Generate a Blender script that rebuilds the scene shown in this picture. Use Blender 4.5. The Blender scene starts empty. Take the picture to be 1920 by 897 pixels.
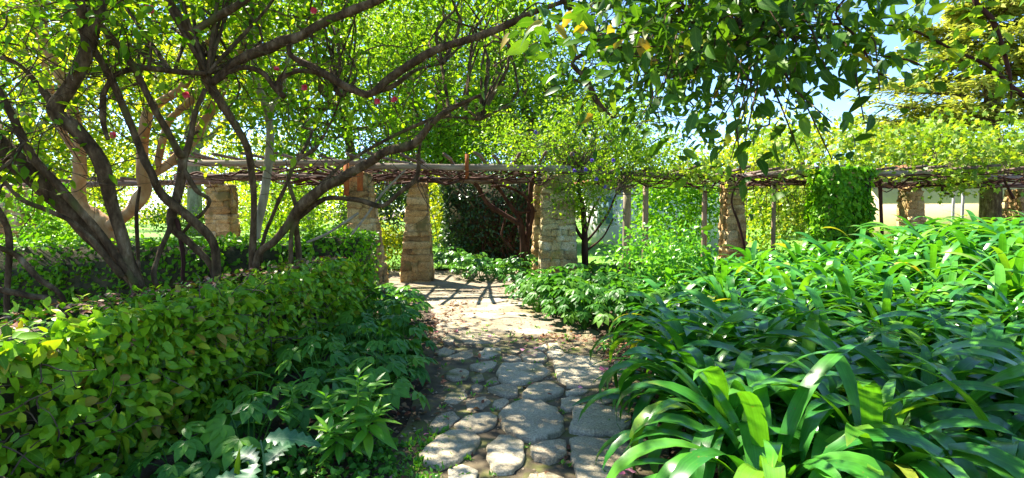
import bpy, math, random
import numpy as np
from mathutils import Matrix, Vector

random.seed(7)
rng = np.random.default_rng(7)
scene = bpy.context.scene
COL = scene.collection

# ------------------------------------------------------------------ camera, sky, sun, exposure
CAM_Z = 1.6
F_PX = 1048.0                      # focal length in pixels of the 1920 px wide photograph
HORIZON = 392.0
PITCH = math.atan((448.5 - HORIZON) / F_PX)
cam_data = bpy.data.cameras.new("camera")
cam_data.sensor_width = 36.0
cam_data.lens = 36.0 * F_PX / 1920.0
cam_data.clip_end = 1000.0
cam_data.clip_start = 0.05
cam = bpy.data.objects.new("camera", cam_data)
COL.objects.link(cam)
cam.location = (0, 0, CAM_Z)
cam.rotation_euler = (math.radians(90) - PITCH, 0, 0)
scene.camera = cam

SUN_EL, SUN_AZ = math.radians(52), math.radians(-48)      # azimuth from +Y, negative to the left
world = bpy.data.worlds.new("World")
scene.world = world
world.use_nodes = True
wn = world.node_tree.nodes
bg = wn["Background"]
sky = wn.new("ShaderNodeTexSky")
sky.sky_type = 'NISHITA'
sky.sun_disc = False
sky.sun_elevation = SUN_EL
sky.sun_rotation = SUN_AZ
sky.air_density = 0.65
sky.ozone_density = 5.0
sky.dust_density = 0.1
world.node_tree.links.new(sky.outputs[0], bg.inputs[0])
bg.inputs[1].default_value = 0.09

sun_data = bpy.data.lights.new("sun", 'SUN')
sun_data.energy = 4.4
sun_data.angle = math.radians(0.5)
sun_data.color = (1.0, 0.93, 0.80)
sun = bpy.data.objects.new("sun", sun_data)
COL.objects.link(sun)
to_sun = Vector((math.sin(SUN_AZ) * math.cos(SUN_EL), math.cos(SUN_AZ) * math.cos(SUN_EL), math.sin(SUN_EL)))
sun.rotation_euler = to_sun.to_track_quat('Z', 'Y').to_euler()
sun.location = to_sun * 60

scene.view_settings.view_transform = 'Standard'
scene.view_settings.look = 'None'
scene.view_settings.gamma = 1.0
scene.view_settings.exposure = 2.38
scene.view_settings.use_curve_mapping = False
scene.render.engine = 'CYCLES'
cy = scene.cycles
cy.max_bounces = 8
cy.diffuse_bounces = 5
cy.glossy_bounces = 2
cy.transmission_bounces = 5
cy.use_denoising = True
cy.sample_clamp_indirect = 6.0
cy.caustics_reflective = False
cy.caustics_refractive = False

# ------------------------------------------------------------------ helpers
SP, CP = math.sin(PITCH), math.cos(PITCH)


def P(px, py, Y):
    """The world point that the photograph shows at pixel (px, py), at Y metres into the garden."""
    u = (px - 960.0) / F_PX
    v = (448.5 - py) / F_PX
    dy = CP + v * SP
    dz = -SP + v * CP
    t = Y / dy
    return np.array([u * t, Y, CAM_Z + dz * t])


def G(px, py, z=0.0):
    u = (px - 960.0) / F_PX
    v = (448.5 - py) / F_PX
    dy = CP + v * SP
    dz = -SP + v * CP
    t = (z - CAM_Z) / dz
    return np.array([u * t, dy * t, z])


def to_px(p):
    p = np.asarray(p, float)
    x, y, z = p[..., 0], p[..., 1], p[..., 2] - CAM_Z
    d = y * CP - z * SP
    v = y * SP + z * CP
    d = np.where(d > 0.05, d, np.nan)
    return 960 + F_PX * x / d, 448.5 - F_PX * v / d, d


def sstep(a, b, x):
    t = np.clip((np.asarray(x, float) - a) / (b - a), 0, 1)
    return t * t * (3 - 2 * t)


def gz(x, y):
    """Ground height: level by the path, a bank rising under the lily bed."""
    return (0.28 * sstep(1.9, 3.4, x) * sstep(4.0, 7.5, y) + 0.56 * sstep(3.8, 7.6, x) * sstep(1.0, 5.0, y)) * (1 - sstep(9.8, 12.0, y))


def nrm(a):
    return a / np.maximum(np.linalg.norm(a, axis=-1, keepdims=True), 1e-9)


def mesh_from(name, V, faces_flat, sizes, mats, attrs=None, smooth=False):
    V = np.ascontiguousarray(V, dtype=np.float32)
    idx = np.ascontiguousarray(faces_flat, dtype=np.int32)
    sizes = np.ascontiguousarray(sizes, dtype=np.int32)
    me = bpy.data.meshes.new(name)
    me.vertices.add(len(V))
    me.vertices.foreach_set("co", V.ravel())
    me.loops.add(len(idx))
    me.loops.foreach_set("vertex_index", idx)
    me.polygons.add(len(sizes))
    starts = np.zeros(len(sizes), dtype=np.int32)
    starts[1:] = np.cumsum(sizes)[:-1]
    me.polygons.foreach_set("loop_start", starts)
    if smooth:
        me.polygons.foreach_set("use_smooth", np.ones(len(sizes), dtype=bool))
    me.update(calc_edges=True)
    if mats is not None:
        me.materials.append(mats)
    for k, a in (attrs or {}).items():
        at = me.attributes.new(k, 'FLOAT', 'POINT')
        at.data.foreach_set("value", np.ascontiguousarray(a, dtype=np.float32))
    return me


def link(name, me, parent=None, kind=None, label=None, cat=None, group=None):
    o = bpy.data.objects.new(name, me)
    COL.objects.link(o)
    if parent is not None:
        o.parent = parent
        o.matrix_parent_inverse = parent.matrix_world.inverted() if parent.get("_w") else Matrix.Identity(4)
    tag(o, label, cat, group, kind)
    return o


def tag(o, label=None, cat=None, group=None, kind=None):
    if label:
        o["label"] = label
    if cat:
        o["category"] = cat
    if group:
        o["group"] = group
    if kind:
        o["kind"] = kind
    return o


def empty(name, label, cat, loc=(0, 0, 0), group=None, kind=None):
    """A thing: an Empty at its base. Children are built in world coordinates and offset back."""
    o = bpy.data.objects.new(name, None)
    COL.objects.link(o)
    o.location = loc
    tag(o, label, cat, group, kind)
    return o


def part(name, me, root, kind=None):
    """me is in world coordinates; keep it there under the moved Empty."""
    o = bpy.data.objects.new(name, me)
    COL.objects.link(o)
    o.parent = root
    o.matrix_parent_inverse = Matrix.Translation(-root.location) if root.type == 'EMPTY' else Matrix.Identity(4)
    if kind:
        o["kind"] = kind
    return o


class MB:
    """Collects polygons for one mesh."""
    def __init__(self):
        self.V, self.F, self.S, self.n = [], [], [], 0

    def add(self, V, F):
        V = np.asarray(V, float)
        self.V.append(V)
        for f in F:
            self.F.extend(int(i) + self.n for i in f)
            self.S.append(len(f))
        self.n += len(V)
        return self

    def addnp(self, V, Q):
        self.V.append(np.asarray(V, float))
        self.F.extend((np.asarray(Q) + self.n).ravel().tolist())
        self.S.extend([Q.shape[1]] * len(Q))
        self.n += len(V)
        return self

    def box(self, c, s, rot=None):
        x, y, z = np.asarray(s, float) / 2
        v = np.array([[-x, -y, -z], [x, -y, -z], [x, y, -z], [-x, y, -z], [-x, -y, z], [x, -y, z], [x, y, z], [-x, y, z]])
        if rot is not None:
            v = v @ np.array(rot).T
        return self.add(v + np.asarray(c, float), [(0, 3, 2, 1), (4, 5, 6, 7), (0, 1, 5, 4), (1, 2, 6, 5), (2, 3, 7, 6), (3, 0, 4, 7)])

    def tube(self, pts, radii, segs=8, sub=4, wob=0.0, cap=True):
        V, Q = tube_geo(pts, radii, segs, sub, wob)
        n0 = self.n
        self.addnp(V, Q)
        if cap:
            k = len(V) // segs
            self.F.extend(n0 + i for i in range(segs - 1, -1, -1)); self.S.append(segs)
            self.F.extend(n0 + (k - 1) * segs + i for i in range(segs)); self.S.append(segs)
        return self

    def mesh(self, name, mat, smooth=False):
        return mesh_from(name, np.concatenate(self.V), self.F, self.S, mat, smooth=smooth)


def catmull(pts, sub):
    pts = np.asarray(pts, float)
    if sub <= 1 or len(pts) < 3:
        return pts
    p = np.vstack([2 * pts[0] - pts[1], pts, 2 * pts[-1] - pts[-2]])
    out = []
    for i in range(1, len(p) - 2):
        for k in range(sub):
            t = k / sub
            a, b, c, d = p[i - 1], p[i], p[i + 1], p[i + 2]
            out.append(0.5 * (2 * b + (c - a) * t + (2 * a - 5 * b + 4 * c - d) * t * t + (3 * b - a - 3 * c + d) * t ** 3))
    out.append(pts[-1])
    return np.array(out)


def tube_geo(pts, radii, segs, sub, wob):
    pts = np.asarray(pts, float)
    radii = np.asarray(radii, float)
    if radii.ndim == 0:
        radii = np.full(len(pts), float(radii))
    q = catmull(np.column_stack([pts, radii]), sub)
    C, R = q[:, :3], np.maximum(q[:, 3], 0.0008)
    n = len(C)
    if wob and n > 3:
        kn = max(2, n // 3)
        low = lambda: np.interp(np.arange(n), np.linspace(0, n - 1, kn), rng.normal(0, 1, kn))
        j = np.column_stack([low(), low(), low()]) * R[:, None] * wob * 2.0
        j[0] = j[-1] = 0
        C = C + j
        R = R * (1 + low() * wob * 1.2)
    T = nrm(np.gradient(C, axis=0))
    up = np.array([0.13, 0.31, 1.0]) if abs(T[0][2]) < 0.9 else np.array([1.0, 0.2, 0.0])
    N = np.zeros((n, 3))
    a = np.cross(T[0], up); a /= np.linalg.norm(a)
    for i in range(n):
        a = a - T[i] * np.dot(a, T[i])
        a /= max(np.linalg.norm(a), 1e-9)
        N[i] = a
    B = np.cross(T, N)
    th = np.linspace(0, 2 * np.pi, segs, endpoint=False)
    rr = R[:, None] * np.ones(segs)
    if wob:
        ridge = rng.normal(0, 1, segs)[None, :] * np.ones((n, 1))
        for q in range(1, n):
            ridge[q] = ridge[q - 1] * 0.85 + rng.normal(0, 0.5, segs)
        rr = rr * (1 + ridge * wob * 0.7)
    V = C[:, None, :] + rr[:, :, None] * (np.cos(th)[None, :, None] * N[:, None, :] + np.sin(th)[None, :, None] * B[:, None, :])
    i = np.arange(n - 1)[:, None] * segs
    k = np.arange(segs)[None, :]
    k2 = (k + 1) % segs
    Q = np.stack([i + k, i + k2, i + segs + k2, i + segs + k], -1).reshape(-1, 4)
    return V.reshape(-1, 3), Q


# ------------------------------------------------------------------ leaf shapes: +X to the tip, +Z the upper side
def leaf_shape(k=3, width=0.5, p=0.8, fold=0.25, droop=0.2, petiole=0.0, wav=0.0):
    """k stations between base and tip, left-mid-right at each."""
    V = [(0, 0, 0)]
    L = [(0, 0)]
    ts = [(i + 1) / (k + 1) for i in range(k)]
    for t in ts:
        w = width * 0.5 * math.sin(math.pi * t ** p) ** 0.8
        z = -droop * t * t
        zz = wav * math.sin(t * 9)
        V += [(t, w, z + fold * w + zz), (t, 0, z), (t, -w, z + fold * w - zz)]
        L += [(t, 1), (t, 0), (t, -1)]
    V.append((1, 0, -droop)); L.append((1, 0))
    if petiole:
        V = [(x + petiole, y, z) for x, y, z in V]
    F = [(0, 2, 1), (0, 3, 2)]
    for i in range(k - 1):
        a = 1 + 3 * i
        F += [(a, a + 1, a + 4), (a, a + 4, a + 3), (a + 1, a + 2, a + 5), (a + 1, a + 5, a + 4)]
    a = 1 + 3 * (k - 1)
    e = len(V) - 1
    F += [(a, a + 1, e), (a + 1, a + 2, e)]
    return np.array(V, float), np.array(F), np.array(L, float)


def diamond(width=0.55, fold=0.12):
    V = np.array([(0, 0, 0), (0.45, width / 2, fold), (1, 0, -0.1), (0.45, -width / 2, fold)], float)
    return V, np.array([(0, 2, 1), (0, 3, 2)]), np.array([(0, 0), (.45, 1), (1, 0), (.45, -1)], float)


def combine(shapes):
    """shapes: list of (template, 4x4 matrix) -> one template."""
    V, F, L, n = [], [], [], 0
    for (v, f, l), M in shapes:
        M = np.array(M)
        V.append(v @ M[:3, :3].T + M[:3, 3]); F.append(f + n); L.append(l); n += len(v)
    return np.vstack(V), np.vstack(F), np.vstack(L)


def frames(D, N):
    D = nrm(D)
    B = nrm(np.cross(N, D))
    N2 = np.cross(D, B)
    return D, B, N2


def leaves_mesh(name, Pn, D, N, S, tpl, mat, rnd=None, smooth=True):
    Vt, Ft, Lt = tpl
    D, B, N2 = frames(D, N)
    n, m = len(Pn), len(Vt)
    S = np.broadcast_to(np.asarray(S, float), (n,))
    V = Pn[:, None, :] + S[:, None, None] * (Vt[None, :, 0:1] * D[:, None, :] + Vt[None, :, 1:2] * B[:, None, :] + Vt[None, :, 2:3] * N2[:, None, :])
    Fx = (Ft[None] + (np.arange(n) * m)[:, None, None]).reshape(-1)
    if rnd is None:
        rnd = rng.random(n)
    return mesh_from(name, V.reshape(-1, 3), Fx, np.full(n * len(Ft), 3), mat,
                     {"rnd": np.repeat(rnd, m), "lu": np.tile(Lt[:, 0], n), "lv": np.tile(Lt[:, 1], n)}, smooth)


def template_mesh(name, tpl, mat, smooth=True):
    Vt, Ft, Lt = tpl
    return mesh_from(name, Vt, Ft.reshape(-1), np.full(len(Ft), 3), mat, {"rnd": np.zeros(len(Vt)), "lu": Lt[:, 0], "lv": Lt[:, 1]}, smooth)


def leaf_objects(root, name, Pn, D, N, S, tpls, mat, base=None):
    """one object per leaf, mesh data shared between alike leaves"""
    ms = [template_mesh(name, t, mat) if not isinstance(t, bpy.types.Mesh) else t for t in tpls]
    D, B, N2 = frames(D, N)
    S = np.broadcast_to(np.asarray(S, float), (len(Pn),))
    off = np.array(root.location)
    for i in range(len(Pn)):
        o = bpy.data.objects.new(name, ms[i % len(ms)])
        COL.objects.link(o)
        o.parent = root
        s = S[i]
        q = Pn[i] - off
        o.matrix_local = Matrix(((D[i][0] * s, B[i][0] * s, N2[i][0] * s, q[0]), (D[i][1] * s, B[i][1] * s, N2[i][1] * s, q[1]),
                                 (D[i][2] * s, B[i][2] * s, N2[i][2] * s, q[2]), (0, 0, 0, 1)))


def foliage(root, Pn, D, N, S, tpl, mat, n_parts=0, joined="foliage", single="leaf"):
    """the n_parts leaves that show largest become objects, the others one joined part"""
    S = np.broadcast_to(np.asarray(S, float), (len(Pn),)).copy()
    tpls = tpl if isinstance(tpl, list) else [tpl]
    sel = np.zeros(len(Pn), bool)
    if n_parts:
        x, y, d = to_px(Pn)
        w = np.where((x > -5) & (x < 1925) & (y > -5) & (y < 900) & np.isfinite(d), S / d, 0)
        w = np.where(np.isnan(w), 0, w)
        sel[np.argsort(-w)[:n_parts]] = True
        sel &= w > 0
        i = np.where(sel)[0]
        leaf_objects(root, single, Pn[i], D[i], N[i], S[i], tpls, mat)
    r = np.where(~sel)[0]
    if len(r):
        part(joined, leaves_mesh(joined, Pn[r], D[r], N[r], S[r], tpls[0], mat), root, "stuff")


def rand_dirs(n, up=0.0, flat=1.0):
    d = rng.normal(0, 1, (n, 3))
    d[:, 2] *= flat
    d = nrm(d)
    d[:, 2] += up
    return nrm(d)


# ------------------------------------------------------------------ materials
def new_mat(name):
    m = bpy.data.materials.new(name)
    m.use_nodes = True
    nt = m.node_tree
    return m, nt, nt.nodes, nt.links, nt.nodes["Principled BSDF"], nt.nodes["Material Output"]


def ramp_node(nd, stops, interp='LINEAR'):
    r = nd.new("ShaderNodeValToRGB")
    el = r.color_ramp
    el.interpolation = interp
    while len(el.elements) < len(stops):
        el.elements.new(0.5)
    for e, (p, c) in zip(el.elements, stops):
        e.position = p
        e.color = (*c, 1)
    return r


def math_node(nd, lk, op, a, b=None, c=None):
    n = nd.new("ShaderNodeMath")
    n.operation = op
    for i, v in enumerate((a, b, c)):
        if v is None:
            continue
        if hasattr(v, "links"):
            lk.new(v, n.inputs[i])
        else:
            n.inputs[i].default_value = v
    return n.outputs[0]


def mix_col(nd, lk, fac, a, b, blend='MIX'):
    n = nd.new("ShaderNodeMix")
    n.data_type = 'RGBA'
    n.blend_type = blend
    for s, v in ((n.inputs[0], fac), (n.inputs[6], a), (n.inputs[7], b)):
        if hasattr(v, "links"):
            lk.new(v, s)
        else:
            s.default_value = v if isinstance(v, (int, float)) else (*v, 1)
    return n.outputs[2]


def leaf_mat(name, stops, trans=0.45, tcol=(1.25, 1.2, 0.45), rough=0.42, spec=0.5, vein=0.25, veincol=(0.35, 0.5, 0.15), nveins=9.0, bump=0.0, streak=0.0, tips=None, spots=None):
    m, nt, nd, lk, bs, out = new_mat(name)
    at = nd.new("ShaderNodeAttribute"); at.attribute_name = "rnd"
    oi = nd.new("ShaderNodeObjectInfo")
    r = math_node(nd, lk, 'FRACT', math_node(nd, lk, 'ADD', at.outputs["Fac"], oi.outputs["Random"]))
    rp = ramp_node(nd, stops)
    lk.new(r, rp.inputs[0])
    col = rp.outputs[0]
    lu = nd.new("ShaderNodeAttribute"); lu.attribute_name = "lu"
    lv = nd.new("ShaderNodeAttribute"); lv.attribute_name = "lv"
    av = math_node(nd, lk, 'ABSOLUTE', lv.outputs["Fac"])
    if vein > 0:
        mid = math_node(nd, lk, 'LESS_THAN', av, 0.09)
        if nveins:
            ph = math_node(nd, lk, 'SUBTRACT', math_node(nd, lk, 'MULTIPLY', lu.outputs["Fac"], nveins), math_node(nd, lk, 'MULTIPLY', av, nveins * 0.22))
            side = math_node(nd, lk, 'LESS_THAN', math_node(nd, lk, 'FRACT', ph), 0.13)
            mid = math_node(nd, lk, 'MAXIMUM', mid, math_node(nd, lk, 'MULTIPLY', side, 0.45))
        col = mix_col(nd, lk, math_node(nd, lk, 'MULTIPLY', mid, vein), col, veincol)
    if streak or tips:
        cx = nd.new("ShaderNodeCombineXYZ")
        lk.new(math_node(nd, lk, 'MULTIPLY', lu.outputs["Fac"], 1.6), cx.inputs[0])
        lk.new(math_node(nd, lk, 'MULTIPLY', lv.outputs["Fac"], 7.0), cx.inputs[1])
        lk.new(math_node(nd, lk, 'MULTIPLY', r, 90.0), cx.inputs[2])
        sn = nd.new("ShaderNodeTexNoise"); sn.inputs["Scale"].default_value = 1.0; sn.inputs["Detail"].default_value = 5
        lk.new(cx.outputs[0], sn.inputs["Vector"])
    if streak:
        tn = math_node(nd, lk, 'MULTIPLY_ADD', sn.outputs["Fac"], streak * 2, 1 - streak)
        c3 = nd.new("ShaderNodeCombineColor")
        for i in range(3):
            lk.new(tn, c3.inputs[i])
        col = mix_col(nd, lk, 1.0, col, c3.outputs[0], 'MULTIPLY')
    if tips:
        amt = math_node(nd, lk, 'ADD', math_node(nd, lk, 'SUBTRACT', lu.outputs["Fac"], 0.90), math_node(nd, lk, 'MULTIPLY_ADD', sn.outputs["Fac"], 0.5, -0.25))
        old = math_node(nd, lk, 'MULTIPLY_ADD', math_node(nd, lk, 'GREATER_THAN', math_node(nd, lk, 'FRACT', math_node(nd, lk, 'MULTIPLY', r, 13.7)), 0.72), 5.0, 0.0)
        am = nd.new("ShaderNodeClamp"); lk.new(math_node(nd, lk, 'MULTIPLY', amt, old), am.inputs[0])
        col = mix_col(nd, lk, am.outputs[0], col, tips)
    if spots:
        gp = nd.new("ShaderNodeNewGeometry")
        sp = nd.new("ShaderNodeTexNoise"); sp.inputs["Scale"].default_value = 38.0; sp.inputs["Detail"].default_value = 2
        lk.new(gp.outputs["Position"], sp.inputs["Vector"])
        rs = ramp_node(nd, [(0.70, (0, 0, 0)), (0.76, (1, 1, 1))]); lk.new(sp.outputs["Fac"], rs.inputs[0])
        col = mix_col(nd, lk, rs.outputs[0], col, spots)
    # blotchy tone over each leaf
    ge = nd.new("ShaderNodeNewGeometry")
    nz = nd.new("ShaderNodeTexNoise"); nz.inputs["Scale"].default_value = 14.0; nz.inputs["Detail"].default_value = 3.0
    lk.new(ge.outputs["Position"], nz.inputs["Vector"])
    tone = math_node(nd, lk, 'MULTIPLY_ADD', nz.outputs["Fac"], 0.7, 0.65)
    cb = nd.new("ShaderNodeCombineColor")
    for i in range(3):
        lk.new(tone, cb.inputs[i])
    col = mix_col(nd, lk, 1.0, col, cb.outputs[0], 'MULTIPLY')
    lk.new(col, bs.inputs["Base Color"])
    bs.inputs["Roughness"].default_value = rough
    bs.inputs["Specular IOR Level"].default_value = spec
    if bump:
        bp = nd.new("ShaderNodeBump"); bp.inputs["Strength"].default_value = bump; bp.inputs["Distance"].default_value = 0.01
        n2 = nd.new("ShaderNodeTexNoise"); n2.inputs["Scale"].default_value = 60.0
        lk.new(ge.outputs["Position"], n2.inputs["Vector"])
        lk.new(n2.outputs["Fac"], bp.inputs["Height"])
        lk.new(bp.outputs[0], bs.inputs["Normal"])
    tr = nd.new("ShaderNodeBsdfTranslucent")
    lk.new(mix_col(nd, lk, 1.0, col, tcol, 'MULTIPLY'), tr.inputs[0])
    mx = nd.new("ShaderNodeMixShader")
    mx.inputs[0].default_value = trans
    lk.new(bs.outputs[0], mx.inputs[1]); lk.new(tr.outputs[0], mx.inputs[2])
    lk.new(mx.outputs[0], out.inputs[0])
    return m


def noise_mat(name, stops, scale=4.0, detail=6.0, rough=0.85, bump=0.4, bscale=20.0, stretch=(1, 1, 1), obj=True, spec=0.3, speck=None, objvar=0.0, moss=None, dist=0.02):
    m, nt, nd, lk, bs, out = new_mat(name)
    ge = nd.new("ShaderNodeNewGeometry")
    mp = nd.new("ShaderNodeMapping")
    mp.inputs["Scale"].default_value = stretch
    lk.new(ge.outputs["Position"], mp.inputs[0])
    nz = nd.new("ShaderNodeTexNoise"); nz.inputs["Scale"].default_value = scale; nz.inputs["Detail"].default_value = detail
    nz.inputs["Roughness"].default_value = 0.65
    lk.new(mp.outputs[0], nz.inputs["Vector"])
    f = nz.outputs["Fac"]
    oi = nd.new("ShaderNodeObjectInfo")
    if objvar:
        f = math_node(nd, lk, 'ADD', f, math_node(nd, lk, 'MULTIPLY_ADD', oi.outputs["Random"], objvar, -objvar / 2))
    rp = ramp_node(nd, stops)
    lk.new(f, rp.inputs[0])
    col = rp.outputs[0]
    if speck:
        vo = nd.new("ShaderNodeTexNoise"); vo.inputs["Scale"].default_value = speck[0]; vo.inputs["Detail"].default_value = 4
        vo.inputs["Roughness"].default_value = 0.8
        lk.new(ge.outputs["Position"], vo.inputs["Vector"])
        r2 = ramp_node(nd, [(0.38, (0.25,) * 3), (0.5, (1.0,) * 3), (0.66, (1.9,) * 3)])
        lk.new(vo.outputs["Fac"], r2.inputs[0])
        col = mix_col(nd, lk, speck[1], col, r2.outputs[0], 'MULTIPLY')
    if moss:
        mn = nd.new("ShaderNodeTexNoise"); mn.inputs["Scale"].default_value = moss[0]; mn.inputs["Detail"].default_value = 7
        lk.new(ge.outputs["Position"], mn.inputs["Vector"])
        r3 = ramp_node(nd, [(moss[1], (0, 0, 0)), (moss[1] + 0.12, (1, 1, 1))])
        lk.new(mn.outputs["Fac"], r3.inputs[0])
        col = mix_col(nd, lk, r3.outputs[0], col, moss[2])
    lk.new(col, bs.inputs["Base Color"])
    bs.inputs["Roughness"].default_value = rough
    bs.inputs["Specular IOR Level"].default_value = spec
    if bump:
        bn = nd.new("ShaderNodeTexNoise"); bn.inputs["Scale"].default_value = bscale; bn.inputs["Detail"].default_value = 8
        bn.inputs["Roughness"].default_value = 0.7
        lk.new(mp.outputs[0], bn.inputs["Vector"])
        bp = nd.new("ShaderNodeBump"); bp.inputs["Strength"].default_value = bump; bp.inputs["Distance"].default_value = dist
        lk.new(bn.outputs["Fac"], bp.inputs["Height"])
        lk.new(bp.outputs[0], bs.inputs["Normal"])
    return m


M = {}
M['fig'] = leaf_mat("fig_leaf", [(0, (0.075, 0.21, 0.010)), (0.45, (0.17, 0.38, 0.012)), (0.8, (0.28, 0.49, 0.014)), (0.94, (0.40, 0.50, 0.02)), (1, (0.34, 0.20, 0.04))], trans=0.28, rough=0.36, spec=0.25, vein=0.3, veincol=(0.28, 0.48, 0.06), nveins=7, spots=(0.18, 0.13, 0.02))
M['camellia'] = leaf_mat("camellia_leaf", [(0, (0.07, 0.19, 0.008)), (0.5, (0.14, 0.30, 0.012)), (1, (0.26, 0.39, 0.02))], trans=0.58, tcol=(1.35, 1.3, 0.35), rough=0.4, spec=0.18, vein=0.0)
M['lime'] = leaf_mat("lime_leaf", [(0, (0.17, 0.27, 0.012)), (0.5, (0.29, 0.39, 0.02)), (1, (0.42, 0.47, 0.04))], trans=0.6, tcol=(1.45, 1.25, 0.4), rough=0.4, spec=0.18, vein=0.0)
M['mid'] = leaf_mat("mid_green_leaf", [(0, (0.08, 0.19, 0.014)), (0.5, (0.15, 0.29, 0.02)), (1, (0.25, 0.38, 0.03))], trans=0.55, tcol=(1.4, 1.3, 0.4), rough=0.4, spec=0.18, vein=0.0)
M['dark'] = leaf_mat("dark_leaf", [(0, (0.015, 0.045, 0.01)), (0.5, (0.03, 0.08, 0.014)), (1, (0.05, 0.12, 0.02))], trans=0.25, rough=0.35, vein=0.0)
M['over'] = leaf_mat("overhanging_leaf", [(0, (0.03, 0.095, 0.008)), (0.6, (0.06, 0.16, 0.010)), (0.93, (0.12, 0.25, 0.014)), (0.99, (0.24, 0.28, 0.02)), (1, (0.34, 0.24, 0.02))], trans=0.40, rough=0.42, spec=0.2, vein=0.3, veincol=(0.18, 0.30, 0.05), nveins=8, spots=(0.14, 0.10, 0.02))
M['spray'] = leaf_mat("spray_leaf", [(0, (0.12, 0.25, 0.012)), (0.6, (0.20, 0.36, 0.02)), (1, (0.34, 0.43, 0.025))], trans=0.55, rough=0.4, spec=0.18, vein=0.25, nveins=7)
M['lily'] = leaf_mat("lily_leaf", [(0, (0.026, 0.15, 0.018)), (0.5, (0.055, 0.23, 0.024)), (0.88, (0.10, 0.31, 0.026)), (0.985, (0.16, 0.35, 0.03)), (1, (0.36, 0.35, 0.05))], trans=0.32, tcol=(1.9, 1.6, 0.3), rough=0.28, spec=0.42, vein=0.2, veincol=(0.09, 0.30, 0.05), nveins=0, streak=0.4, tips=(0.26, 0.22, 0.06), spots=(0.14, 0.15, 0.03))
M['hellebore'] = leaf_mat("hellebore_leaf", [(0, (0.035, 0.15, 0.02)), (0.5, (0.07, 0.23, 0.025)), (1, (0.14, 0.34, 0.03))], trans=0.3, rough=0.36, spec=0.25, vein=0.3, veincol=(0.14, 0.32, 0.06), nveins=7)
M['rosette'] = leaf_mat("rosette_leaf", [(0, (0.08, 0.27, 0.02)), (0.6, (0.13, 0.38, 0.024)), (1, (0.23, 0.47, 0.03))], trans=0.35, rough=0.36, vein=0.35, veincol=(0.2, 0.4, 0.08), nveins=6)
M['ground_cover'] = leaf_mat("ground_cover_leaf", [(0, (0.035, 0.14, 0.016)), (0.6, (0.065, 0.21, 0.02)), (1, (0.13, 0.30, 0.025))], trans=0.4, rough=0.4, spec=0.18, vein=0.0)
M['grape'] = leaf_mat("grape_leaf", [(0, (0.10, 0.23, 0.012)), (0.6, (0.20, 0.34, 0.02)), (1, (0.36, 0.42, 0.04))], trans=0.5, tcol=(1.3, 1.2, 0.35), rough=0.5, vein=0.2, nveins=5)
M['ivy'] = leaf_mat("ivy_leaf", [(0, (0.06, 0.20, 0.008)), (0.5, (0.14, 0.37, 0.012)), (1, (0.26, 0.48, 0.018))], trans=0.45, rough=0.4, spec=0.18, vein=0.0)
M['gold'] = leaf_mat("golden_needle", [(0, (0.17, 0.23, 0.03)), (0.5, (0.29, 0.34, 0.06)), (1, (0.45, 0.46, 0.12))], trans=0.5, tcol=(1.15, 1.1, 0.4), rough=0.7, spec=0.1, vein=0.0)
M['thistle'] = leaf_mat("marbled_leaf", [(0, (0.025, 0.12, 0.045)), (1, (0.05, 0.17, 0.06))], trans=0.25, rough=0.4, vein=0.5, veincol=(0.16, 0.28, 0.14), nveins=7)
M['grass'] = leaf_mat("grass_blade", [(0, (0.08, 0.22, 0.012)), (1, (0.18, 0.36, 0.02))], trans=0.4, rough=0.5, vein=0.0)
M['litter'] = leaf_mat("dry_leaf", [(0, (0.10, 0.03, 0.015)), (0.4, (0.22, 0.07, 0.03)), (0.7, (0.32, 0.16, 0.07)), (1, (0.42, 0.26, 0.14))], trans=0.15, rough=0.7, vein=0.0)
M['yellow'] = leaf_mat("yellow_leaf", [(0, (0.45, 0.30, 0.02)), (1, (0.6, 0.48, 0.05))], trans=0.45, tcol=(1.2, 1.1, 0.5), rough=0.5, vein=0.2)
M['petal'] = leaf_mat("pink_petal", [(0, (0.70, 0.16, 0.30)), (1, (0.85, 0.38, 0.52))], trans=0.3, tcol=(1, 0.8, 0.9), rough=0.5, vein=0.0)
M['red_petal'] = leaf_mat("red_petal", [(0, (0.72, 0.07, 0.10)), (1, (0.85, 0.16, 0.2))], trans=0.35, tcol=(1, 0.7, 0.8), rough=0.5, vein=0.0)
M['blue_petal'] = leaf_mat("violet_petal", [(0, (0.12, 0.08, 0.45)), (1, (0.24, 0.16, 0.6))], trans=0.3, tcol=(0.9, 0.8, 1.1), rough=0.5, vein=0.0)

M['bark'] = noise_mat("dark_bark", [(0.3, (0.035, 0.021, 0.010)), (0.48, (0.10, 0.062, 0.030)), (0.62, (0.20, 0.135, 0.068)), (0.76, (0.36, 0.29, 0.18))], scale=11, stretch=(1, 1, 0.4), bump=1.0, bscale=30, moss=(4.0, 0.58, (0.12, 0.115, 0.035)), spec=0.1, dist=0.03)
M['bark_pale'] = noise_mat("pale_bark", [(0.3, (0.20, 0.10, 0.04)), (0.5, (0.36, 0.20, 0.085)), (0.75, (0.52, 0.37, 0.20))], scale=5, stretch=(1, 1, 0.5), bump=0.5, bscale=25)
M['bark_grey'] = noise_mat("grey_bark", [(0.3, (0.15, 0.12, 0.075)), (0.6, (0.32, 0.28, 0.19)), (0.8, (0.45, 0.41, 0.3))], scale=6, stretch=(1, 1, 0.4), bump=0.5, bscale=25)
M['bark_red'] = noise_mat("reddish_bark", [(0.3, (0.028, 0.012, 0.008)), (0.6, (0.08, 0.037, 0.025)), (0.8, (0.17, 0.095, 0.065))], scale=9, stretch=(1, 1, 0.3), bump=0.8, bscale=35, spec=0.1)
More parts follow.
